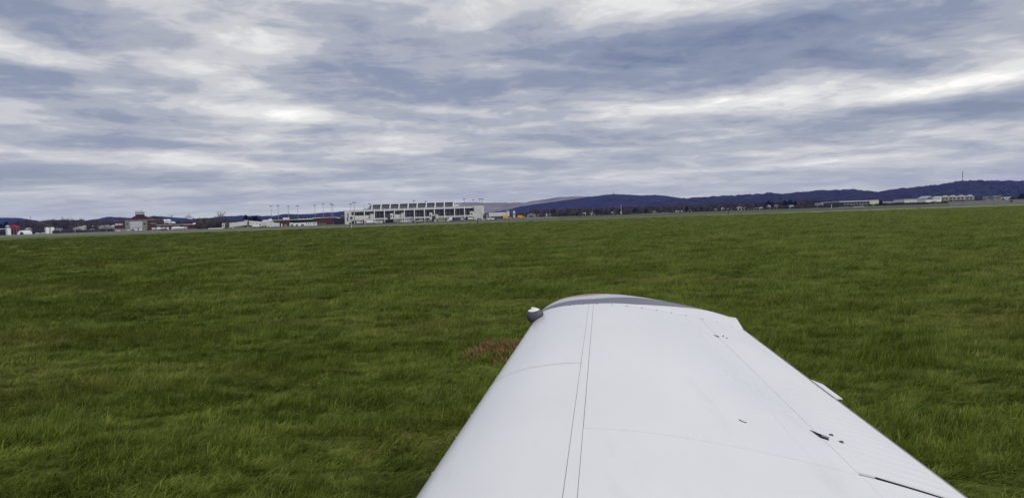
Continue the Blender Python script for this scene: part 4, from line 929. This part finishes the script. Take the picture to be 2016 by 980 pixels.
# long grey barrier wall: panels
x0, x1 = gx(1867, 332), 420.0
wl_ = thing('barrier_wall', 'long low grey concrete wall at the right beyond the runway', 'wall', (x0, 332, 0))
npan = 44; Lp = (x1-x0)/npan; Mcw = mat('grey_concrete', (.20, .20, .195), .9, .2, .1, .3)
pan = None
for k in range(npan):
    if pan is None: pan = MB().box(0, Lp-.06, 0, .3, 0, 1.95).obj('panel', Mcw, wl_); o_ = pan
    else: o_ = pan.copy(); COL.objects.link(o_)
    o_.location = (k*Lp, k*Lp*.06, (k*7 % 5)*.012)
MB().box(0, 1.1, -.12, -.02, 1.0, 1.55).obj('vent_slot', M_black, wl_, loc=(gx(1993, 332)-x0, (gx(1993, 332)-x0)*.06-.3, 0))
# long white strip (runway-side shelter) and pale bank at x 1090-1265
st_ = Bld('white_fence', 'long low white barrier strip below the trees in the middle distance', 'barrier', 1290, 760); st_.box('rail', M_white, 1258, 1330, 420.6, 421.7, 0, .5, xref=1290); st_.box('base', M_lgrey, 1258, 1330, 421.72, None, .05, .45, xref=1290)
st2 = Bld('pale_fence', 'pale low fence running left of the narrow white sheds', 'fence', 1150, 760); st2.box('rail', M_lgrey, 1112, 1200, 425.2, 426, 0, .5, xref=1150); st2.box('base', M_mgrey, 1112, 1200, 426.02, None, .05, .45, xref=1150)
st3 = Bld('low_white_wall', 'bright low white wall left of the long warehouse', 'wall', 1672, 700); st3.box('wall', M_white, 1650, 1672, 407.8, None, 0, .6); st3.box('coping', M_offw, 1680, 1702, 406.2, None, 0, .6)
dh = Bld('arched_hangar', 'pale grey arched hangar right of the yellow trucks', 'hangar', 1046, 780)
xa, xb = dh.X(1037.5), dh.X(1054); zt = dh.Z(1046, 420.4); cx_ = (xa+xb)/2; rw = (xb-xa)/2
MB().prism([(cx_+rw*math.cos(a), zt*math.sin(a)**.8) for a in np.linspace(0, math.pi, 15)], 'y', 0, 20).obj('shell', mat('dull_metal', (.22, .22, .20), .6, .3, .1, .5), dh.root); MB().box(cx_-2.2, cx_+2.2, -.1, .2, 0, zt*.6).obj('door', M_dgrey, dh.root)
# posts and small field equipment
def post(px_, D, yt, r_, m, label, name='marker_post', cat='post', arm=False):
    z = zz(px_, yt, D); t = thing(name, label, cat, (gx(px_, D), D, 0)); MB().tube((0, 0, 0), (0, 0, z), r_, r_*.7, 8).obj('pole', m, t)
    MB().box(-r_*1.8, r_*1.8, -r_*1.8, r_*1.8, z-.25 if not arm else z-.1, z+.05).obj('head', m, t)
    if arm: MB().box(-1.6, 1.6, -.1, .1, z-.9, z-.6).obj('arm', m, t)
post(1223, 820, 404, .18, M_white, 'thin white pole rising out of the trees in front of the blue hill', 'pole')
post(1167, 760, 411, .16, M_steel, 'thin grey pole right of the leafless trees in the middle distance', 'pole')
post(821.3, 285, 437.6, .16, M_dgrey, 'small dark marker post at the runway in front of the sixth column', )
post(940.2, 268, 433.8, .17, M_dgrey, 'small dark marker post at the runway in front of the fluted stair block')
post(1434.3, 300, 411.6, .10, M_black, 'thin black marker post at the runway before the bright white house')
post(1637, 500, 402.6, .16, M_white, 'thin white post at the runway left of the long warehouse')
post(61.5, 900, 427.2, .22, M_bark, 'tall pole with a crosspiece above the dark trees at the far left', 'pole', arm=True)
post(346.5, 840, 432.5, .14, M_steel, 'thin grey pole behind the long brick range', 'pole')
post(1895.5, 3600, 337.5, 2.2, M_steel, 'tall thin radio mast on top of the right-hand ridge', 'radio_mast', 'mast')
post(1208.5, 5000, 378.2, 2.4, M_dgrey, 'short mast on top of the blue hill in the middle', 'radio_mast', 'mast')
post(1171, 5000, 385.2, 2.4, M_dgrey, 'stubby mast at the notch left of the blue hill top', 'radio_mast', 'mast')
for p_, lb in ((936.5, 'round white tank on the skyline above the fluted stair block'), (978, 'left white dot-like tank on the far pinkish skyline'), (983.3, 'right white dot-like tank on the far pinkish skyline'), (1037.6, 'lone white tank where the tan hill starts to rise')):
    D = 6300; z = zz(p_, 398, D); t = thing('water_tank', lb, 'water tank', (gx(p_, D), D, 0), 'white water tanks on the skyline'); MB().tube((0, 0, z-26), (0, 0, z-2), 3, 3, 10).obj('leg', M_lgrey, t); MB().tube((0, 0, z-4), (0, 0, z+5), 6.5, 6, 12).obj('tank', mat('bright_tank', (.85, .85, .85), .5, .4, .02, .1), t)
# equipment post at the edge of the grass
ep = thing('equipment_post', 'dark box on black and white legs at the far edge of the grass', 'airfield equipment', (gx(689.5, 218), 218, 0))
MB().box(-.27, .27, -.2, .2, 1.15, 1.75).obj('box', M_dgrey, ep); MB().box(-.2, .02, -.12, .12, 0, 1.14).obj('leg', M_black, ep); MB().box(.08, .3, -.1, .1, 0, 1.14).obj('leg', M_offw, ep); MB().box(.05, .75, -.06, .06, .85, .95).obj('side_arm', M_lgrey, ep)

# ------------------------------------------------------------------ hills
def hill(name, prof, D, depth, m, jit, x_pad=1, res=5.0, crown=3.0):
    rg = np.random.default_rng(11)
    xs_ = [gx(p[0], D) for p in prof]; zs_ = [max(2.0, zz(p[0], p[1], D)) for p in prof]
    n_ = int((xs_[-1]-xs_[0])/res)+1; X_ = np.linspace(xs_[0], xs_[-1], n_); Zt = np.interp(X_, xs_, zs_)
    Zs = Zt.copy(); Zt = Zt+(vnoise(X_+9000, X_*0+50, 60, 3)-.5)*jit+(vnoise(X_+9000, X_*0+50, 14, 8)-.5)*crown*1.2+(rng.random(n_)-.5)*crown*.7
    rows = [(-1.0+.04*k_, math.sin(math.pi/2*k_/25)**1.1) for k_ in range(25)]+[(0, 1.0), (.15, .97), (.6, .6), (1.2, 0)]
    P_ = []
    for u, hf in rows:
        zr = (Zt if hf >= 1 else Zs-1.5)*hf
        if 0 < hf < 1: zr = zr*(1+(vnoise(X_+9000, X_*0+u*depth+9000, 260, 5)-.5)*.30*(1-hf+.06))+(vnoise(X_+9000, X_*0+u*depth*.5+9000, 17, 9+int(hf*50))-.5)*crown*1.5
        P_.append(np.stack([X_*(1+u*depth/D), np.full(n_, D+u*depth)+(vnoise(X_+9000, X_*0+u*depth+9000, 300, 6)-.5)*160*(0 if hf in (0,) else 1), zr-.2], 1))
    mb_ = MB(); mb_.grid(np.array(P_)); return tag(mb_.obj(name, m, smooth=False), kind='structure')
def hmat(name, a, b_, sc_, c=None):
    m = mat(name, a, .98, .03, .0, sc_, coord='World', col2=b_, bump=1.0, bscale=.03); return m
M_h1 = hmat('wooded_hill', (.010, .011, .018), (.052, .046, .052), .02)
M_h2 = hmat('sunlit_tan_hill', (.17, .155, .135), (.34, .30, .25), .006)  # sunlight on the far hill is mixed into its tan colour
M_h3 = hmat('left_hills', (.016, .017, .028), (.038, .035, .046), .01)
hill('hill_far', [(560, 424), (880, 405), (890, 403.8), (899, 399.4), (919, 398.6), (939, 398.4), (960, 399.4), (984, 399.3), (1036, 399.3), (1049, 396), (1075, 392.3), (1100, 388.4), (1139, 386.9), (1180, 389), (1260, 405)], 6300, 1100, M_h2, 4, crown=3)
hill('hill_middle', [(930, 423), (997, 413.8), (1023, 407.2), (1049, 403), (1088, 398), (1139, 391.4), (1159, 387.6), (1172, 387.2), (1190, 384.6), (1202, 383.1), (1227, 383.5), (1266, 385.3), (1291, 384), (1314, 386.5), (1343, 391.2), (1400, 393), (1500, 399), (1640, 402)], 5000, 1300, M_h1, 4, crown=4)
hill('hill_ridge', [(1230, 412), (1300, 397), (1343, 391.3), (1373, 389.6), (1403, 387.1), (1448, 385.2), (1468, 383.9), (1510, 380.5), (1538, 382.3), (1568, 379.2), (1607, 375.9), (1645, 374.7), (1688, 372.9), (1707, 375.4), (1738, 377.5), (1775, 370.8), (1820, 367), (1854, 363.3), (1887, 357.3), (1902, 356.7), (1924, 354.3), (1954, 354.7), (2016, 356), (2100, 352), (2300, 345), (2700, 330)], 3700, 1000, M_h1, 4, crown=7)
hill('hill_left', [(-700, 425), (-400, 440), (-200, 434), (-60, 428), (0, 429.3), (30, 428.6), (45, 431), (75, 435), (84, 435.4), (100, 433.6), (130, 432.6), (170, 434), (191, 432), (213, 427.6), (222, 426.8), (252, 428.7), (275, 430), (290, 428.8), (303, 425), (329, 426.8), (342, 428), (361, 428.8), (380, 431.3), (391, 430), (420, 429), (448, 425.8), (481, 424.6), (533, 425), (546, 424.6), (565, 421.5), (585, 421.3), (617, 422), (636, 418.8), (656, 418), (679, 414.9), (740, 412), (830, 410), (930, 417)], 4600, 1100, M_h3, 4, crown=3.5)

# ------------------------------------------------------------------ far woodland (one mass, nobody could count it)
def woodland(segs, name, label, m=M_wood, seed=3):
    r = random.Random(seed); vs_ = []; fs = []
    for (p0, p1, y0, y1, D0_, D1_, step) in segs:
        p = p0
        while p < p1:
            u = (p-p0)/(p1-p0); D = r.uniform(D0_, D1_); yt = y0+(y1-y0)*u; H = max(2.5, zz(p, yt, D))*r.uniform(.76, 1.06); x = gx(p, D)
            Rr_ = H*r.uniform(.32, .52); o = len(vs_); n1, n2 = 9, 4
            for j in range(n2):
                ph = j/(n2-1)*1.45; zc = H*.30+H*.66*math.sin(ph); rr_ = Rr_*math.cos(ph)**.6
                for i in range(n1):
                    a = 6.283*i/n1; q_ = rr_*r.uniform(.72, 1.18); vs_.append((x+q_*math.cos(a), D+q_*math.sin(a), zc*r.uniform(.93, 1.05)))
            for i in range(n1): vs_.append((x+Rr_*.7*math.cos(6.283*i/n1), D+Rr_*.7*math.sin(6.283*i/n1), 0))
            for j in range(n2-1):
                for i in range(n1): fs.append((o+j*n1+i, o+j*n1+(i+1) % n1, o+(j+1)*n1+(i+1) % n1, o+(j+1)*n1+i))
            for i in range(n1): fs.append((o+n2*n1+i, o+n2*n1+(i+1) % n1, o+(i+1) % n1, o+i))
            for k in range(26):   # twigs breaking the outline
                a = r.uniform(0, 6.283); e_ = r.uniform(.1, 1.4); rr_ = Rr_*math.cos(e_)**.6
                bx, by, bz = x+rr_*math.cos(a), D+rr_*math.sin(a), H*.3+H*.64*math.sin(e_); l_ = H*r.uniform(.07, .20)
                dx, dz = math.cos(a)*math.cos(e_)*l_+r.uniform(-.3, .3), math.sin(e_)*l_+l_*.3; w_ = .10*H/10+.12
                o2 = len(vs_); vs_ += [(bx-w_, by, bz-.3), (bx+w_, by, bz-.3), (bx+dx, by+math.sin(a)*l_*.5, bz+dz)]; fs.append((o2, o2+1, o2+2))
            p += step*r.uniform(.6, 1.4)
    mb_ = MB(); mb_.v = vs_; mb_.f = fs; return tag(mb_.obj(name, m), label, 'woodland', kind='stuff')
woodland([(-420, 10, 446, 443, 950, 1150, 4), (5, 60, 441, 434.5, 960, 1150, 3), (40, 225, 435.5, 434.5, 980, 1200, 2.6), (100, 200, 432.5, 433, 1050, 1200, 3), (0, 225, 446, 442, 930, 1000, 3.5), (106, 224, 452.6, 449.6, 820, 862, 4.2), (-60, 10, 452, 451, 800, 830, 4),
    (285, 395, 432, 436, 1000, 1250, 3), (292, 318, 427.5, 428, 1100, 1200, 3), (300, 400, 438.5, 437, 930, 1000, 5), (393, 440, 429, 431, 700, 860, 2.0), (395, 445, 438, 436, 640, 700, 3), (440, 535, 432.5, 432, 850, 1050, 3), (530, 690, 430.5, 424.5, 850, 1100, 3.5)],
    'woodland', 'leafless dark woods behind the buildings on the left half of the skyline')
woodland([(1012, 1050, 420, 416.5, 1050, 1300, 2.5), (1045, 1200, 413, 409, 1050, 1300, 1.8), (1050, 1200, 421, 418, 940, 1040, 5), (1195, 1340, 408.5, 405.5, 1050, 1300, 1.8), (1200, 1340, 413, 410, 960, 1060, 2.6), (1330, 1460, 405, 400.5, 1050, 1300, 1.8), (1340, 1460, 410, 406.5, 1000, 1080, 2.6),
    (1450, 1650, 400, 394.5, 1100, 1350, 1.8), (1460, 1660, 404.5, 400, 1010, 1100, 2.4), (1560, 1660, 406, 403.5, 900, 960, 2.6), (1055, 1150, 420, 418, 910, 960, 2.6), (1575, 1625, 393, 393, 1150, 1300, 3), (1640, 1740, 403.5, 401, 900, 1000, 2.6), (1730, 1870, 399.5, 397.5, 960, 1040, 2.6), (1740, 1830, 402, 400.5, 760, 860, 3),
    (1855, 1925, 394.5, 393, 1000, 1060, 4), (1915, 2016, 389.5, 385, 1150, 1350, 2.5), (1920, 2060, 393, 391, 1060, 1120, 4), (2016, 2450, 384, 374, 1050, 1300, 4), (1140, 1260, 421.5, 418.5, 700, 790, 5), (1345, 1470, 414.6, 410.6, 780, 860, 4.5), (1470, 1650, 409.6, 404.6, 780, 860, 4.2), (1035, 1100, 424.6, 422.8, 790, 830, 5)],
    'woodland', 'brown and grey leafless woods between the runway and the hills on the right', seed=5)

# ------------------------------------------------------------------ single trees
def bare_tree(px_, D, yt, label, wpx, seed=1, m=M_bark, depth=6, group='leafless trees standing above the woods'):
    r = random.Random(seed); H = zz(px_, yt, D); wid = wpx*D/FPX
    t = thing('bare_tree', label, 'tree', (gx(px_, D), D, 0), group)
    MB().tube((0, 0, -.2), (0, 0, H*.35), H*.022, H*.015, 7).obj('trunk', M_barkd, t)
    mb_ = MB()
    def grow(p, d, l, rad_, n_):
        if n_ == 0: return
        q_ = p+d*l; mb_.tube(p, q_, rad_, rad_*.6, 3, cap=False)
        for k in range(3 if n_ > 1 else 2):
            d2 = (d+Vector((r.gauss(0, .5)*wid/H*1.5, r.gauss(0, .4), r.gauss(.12, .25)))).normalized(); grow(q_, d2, l*r.uniform(.62, .85), max(rad_*.6, .05), n_-1)
    for k in range(4): grow(Vector((0, 0, H*(.22+.05*k))), Vector((r.uniform(-.8, .8)*wid/H*1.3, r.uniform(-.5, .5), 1)).normalized(), H*.22, H*.012, depth)
    xs_ = np.array(mb_.v); zt = xs_[:, 2].max(); k = (H-H*.22)/(zt-H*.22); xs_[:, 2] = np.where(xs_[:, 2] > H*.22, H*.22+(xs_[:, 2]-H*.22)*k, xs_[:, 2])
    wx = np.percentile(np.abs(xs_[:, 0]), 97); xs_[:, 0] *= (wid/2)/wx; mb_.v = [tuple(v) for v in xs_]
    return mb_.obj('crown', m, t)
for k, (p_, D, y_, w_, lb) in enumerate([(433, 640, 414.5, 26, 'wide pale leafless tree on the dark wooded mound left of the leftmost boarding bridge'), (369, 900, 420.5, 15, 'leafless tree standing above the skyline behind the red roofed shed'), (337, 950, 421.8, 12, 'leafless tree above the white gables behind the brick range'),
    (125, 1000, 425.6, 12, 'leftmost of the three leafless trees above the woods at the left'), (139, 1000, 426.8, 8, 'middle one of the three leafless trees above the woods at the left'), (157, 1000, 428, 12, 'rightmost and lowest of the three leafless trees above the woods at the left'),
    (293, 1000, 425, 7, 'small leafless tree at the right shoulder of the old terminal'), (383, 900, 426, 7, 'thin leafless tree right of the taller one behind the red roofed shed'),
    (1117, 980, 410.5, 10, 'leafless tree below the tan hill, left of the white house'), (1132, 980, 410, 9, 'second leafless tree below the tan hill, left of the white house'), (1178, 960, 409.5, 11, 'leafless brownish tree right of the thin grey pole'),
    (1316, 980, 404.5, 16, 'broad leafless tree above the low grey huts'), (1352, 1000, 405.2, 10, 'leafless tree above the small white steep-gabled house'), (1372, 1000, 404.5, 12, 'leafless tree right of the small white steep-gabled house'),
    (1433, 1050, 402, 12, 'leafless tree behind the bright white house'), (1494, 1050, 400, 12, 'leafless tree above the row of small white huts'), (1590, 1080, 392.6, 16, 'broad leafless tree left of the pale gabled house'), (1603, 1080, 392, 12, 'leafless tree right beside the broad one near the pale gabled house')]):
    bare_tree(p_, D, y_, lb, w_, 20+k, depth=5 if w_ > 14 else 4)
def evergreen(px_, D, yt, wpx, label, seed, tall=1.0):
    r = random.Random(seed); H = zz(px_, yt, D); wid = wpx*D/FPX/2
    t = thing('evergreen_tree', label, 'tree', (gx(px_, D), D, 0), 'dark evergreens beyond the airfield'); MB().tube((0, 0, -.2), (0, 0, H*.5), .35, .2, 6).obj('trunk', M_barkd, t)
    vs_ = []; fs = []
    for k in range(900):
        h = r.random()**.8; prof_ = math.sin(math.pi*min(1, (.12+h*.88)))**.6*(1.15-h*.75); rr_ = wid*prof_*math.sqrt(r.uniform(.3, 1)); a = r.uniform(0, 6.283)
        c_ = Vector((rr_*math.cos(a), rr_*math.sin(a), H*(.08+.9*h))); s_ = H*.055*r.uniform(.6, 1.5)
        o = len(vs_)
        for q_ in range(3): vs_.append(tuple(c_+Vector((r.gauss(0, s_), r.gauss(0, s_), r.gauss(0, s_*.6)))))
        fs.append((o, o+1, o+2))
    mb_ = MB(); mb_.v = vs_; mb_.f = fs; return mb_.obj('crown', M_ever, t)
for k, (p_, D, y_, w_, lb) in enumerate([(484.5, 640, 423.6, 12, 'large dark evergreen behind the left end of the long sloping bridge'), (492, 700, 429, 7, 'smaller dark evergreen touching the right of the large one'), (499, 700, 426.5, 6, 'narrow evergreen, left of the pair above the sloping bridge'), (504.5, 690, 425.2, 8, 'round evergreen, right of the pair above the sloping bridge'), (511, 740, 430, 10, 'low evergreen above the middle of the sloping bridge'),
    (1251, 950, 409.5, 14, 'broad dark evergreen left of the low grey huts'), (1205, 950, 411.5, 8, 'dark evergreen above the narrow white shed'), (1220, 950, 412, 6, 'small dark evergreen beside the thin white pole'), (1352.5, 960, 405.8, 9, 'dark evergreen above the white cabin'), (1381, 1000, 407.6, 6, 'small dark evergreen right of the steep-gabled white house'),
    (1513, 1040, 395.5, 18, 'large dark evergreen, the left clump right of the small white huts'), (1521, 1040, 399, 9, 'lower evergreen at the right foot of the left clump'), (1545, 1060, 395.4, 14, 'dark evergreen at the left of the right clump'), (1556, 1060, 393.6, 16, 'largest dark evergreen in the middle of the right clump'), (1566, 1060, 396.4, 9, 'dark evergreen at the right end of the right clump'),
    (1734, 960, 394.4, 8, 'dark evergreen at the right end of the long warehouse'), (1975, 980, 389.8, 9, 'dark evergreen before the wide white building'), (1990.5, 980, 388.6, 9, 'dark evergreen right of the wide white building'), (2012, 960, 381, 16, 'tall dark evergreen at the right edge of the picture'),
    (1840, 840, 395.6, 26, 'broad dark bushy tree below the large white hall'), (1822, 840, 397.6, 16, 'dark bushy tree left of the broad one below the large white hall'), (1798, 850, 399.6, 12, 'low dark bush left of the bushy trees below the grey warehouse'), (13, 900, 437.5, 14, 'dark bluish evergreen behind the red canopy'), (2, 900, 441, 12, 'dark evergreen at the left edge of the picture')]):
    evergreen(p_, D, y_, w_, lb, 60+k)

# ------------------------------------------------------------------ air
hzb = MB().box(-9600, 9600, -2600, 9600, -1.0, 700).obj('haze', None) if False else None
me = bpy.data.meshes.new('haze'); b_ = MB().box(-9700, 9700, -2700, 9700, -1.2, 330); me.from_pydata(b_.v, [], b_.f)
hm = bpy.data.materials.new('thin_blue_air'); hm.use_nodes = True; t = hm.node_tree; t.nodes.remove(t.nodes['Principled BSDF'])
pv = t.nodes.new('ShaderNodeVolumePrincipled'); pv.inputs['Color'].default_value = (.16, .26, .98, 1); pv.inputs['Density'].default_value = 6.3e-5
t.links.new(pv.outputs[0], t.nodes['Material Output'].inputs['Volume']); me.materials.append(hm)
ho = bpy.data.objects.new('haze', me); COL.objects.link(ho); tag(ho, kind='stuff')
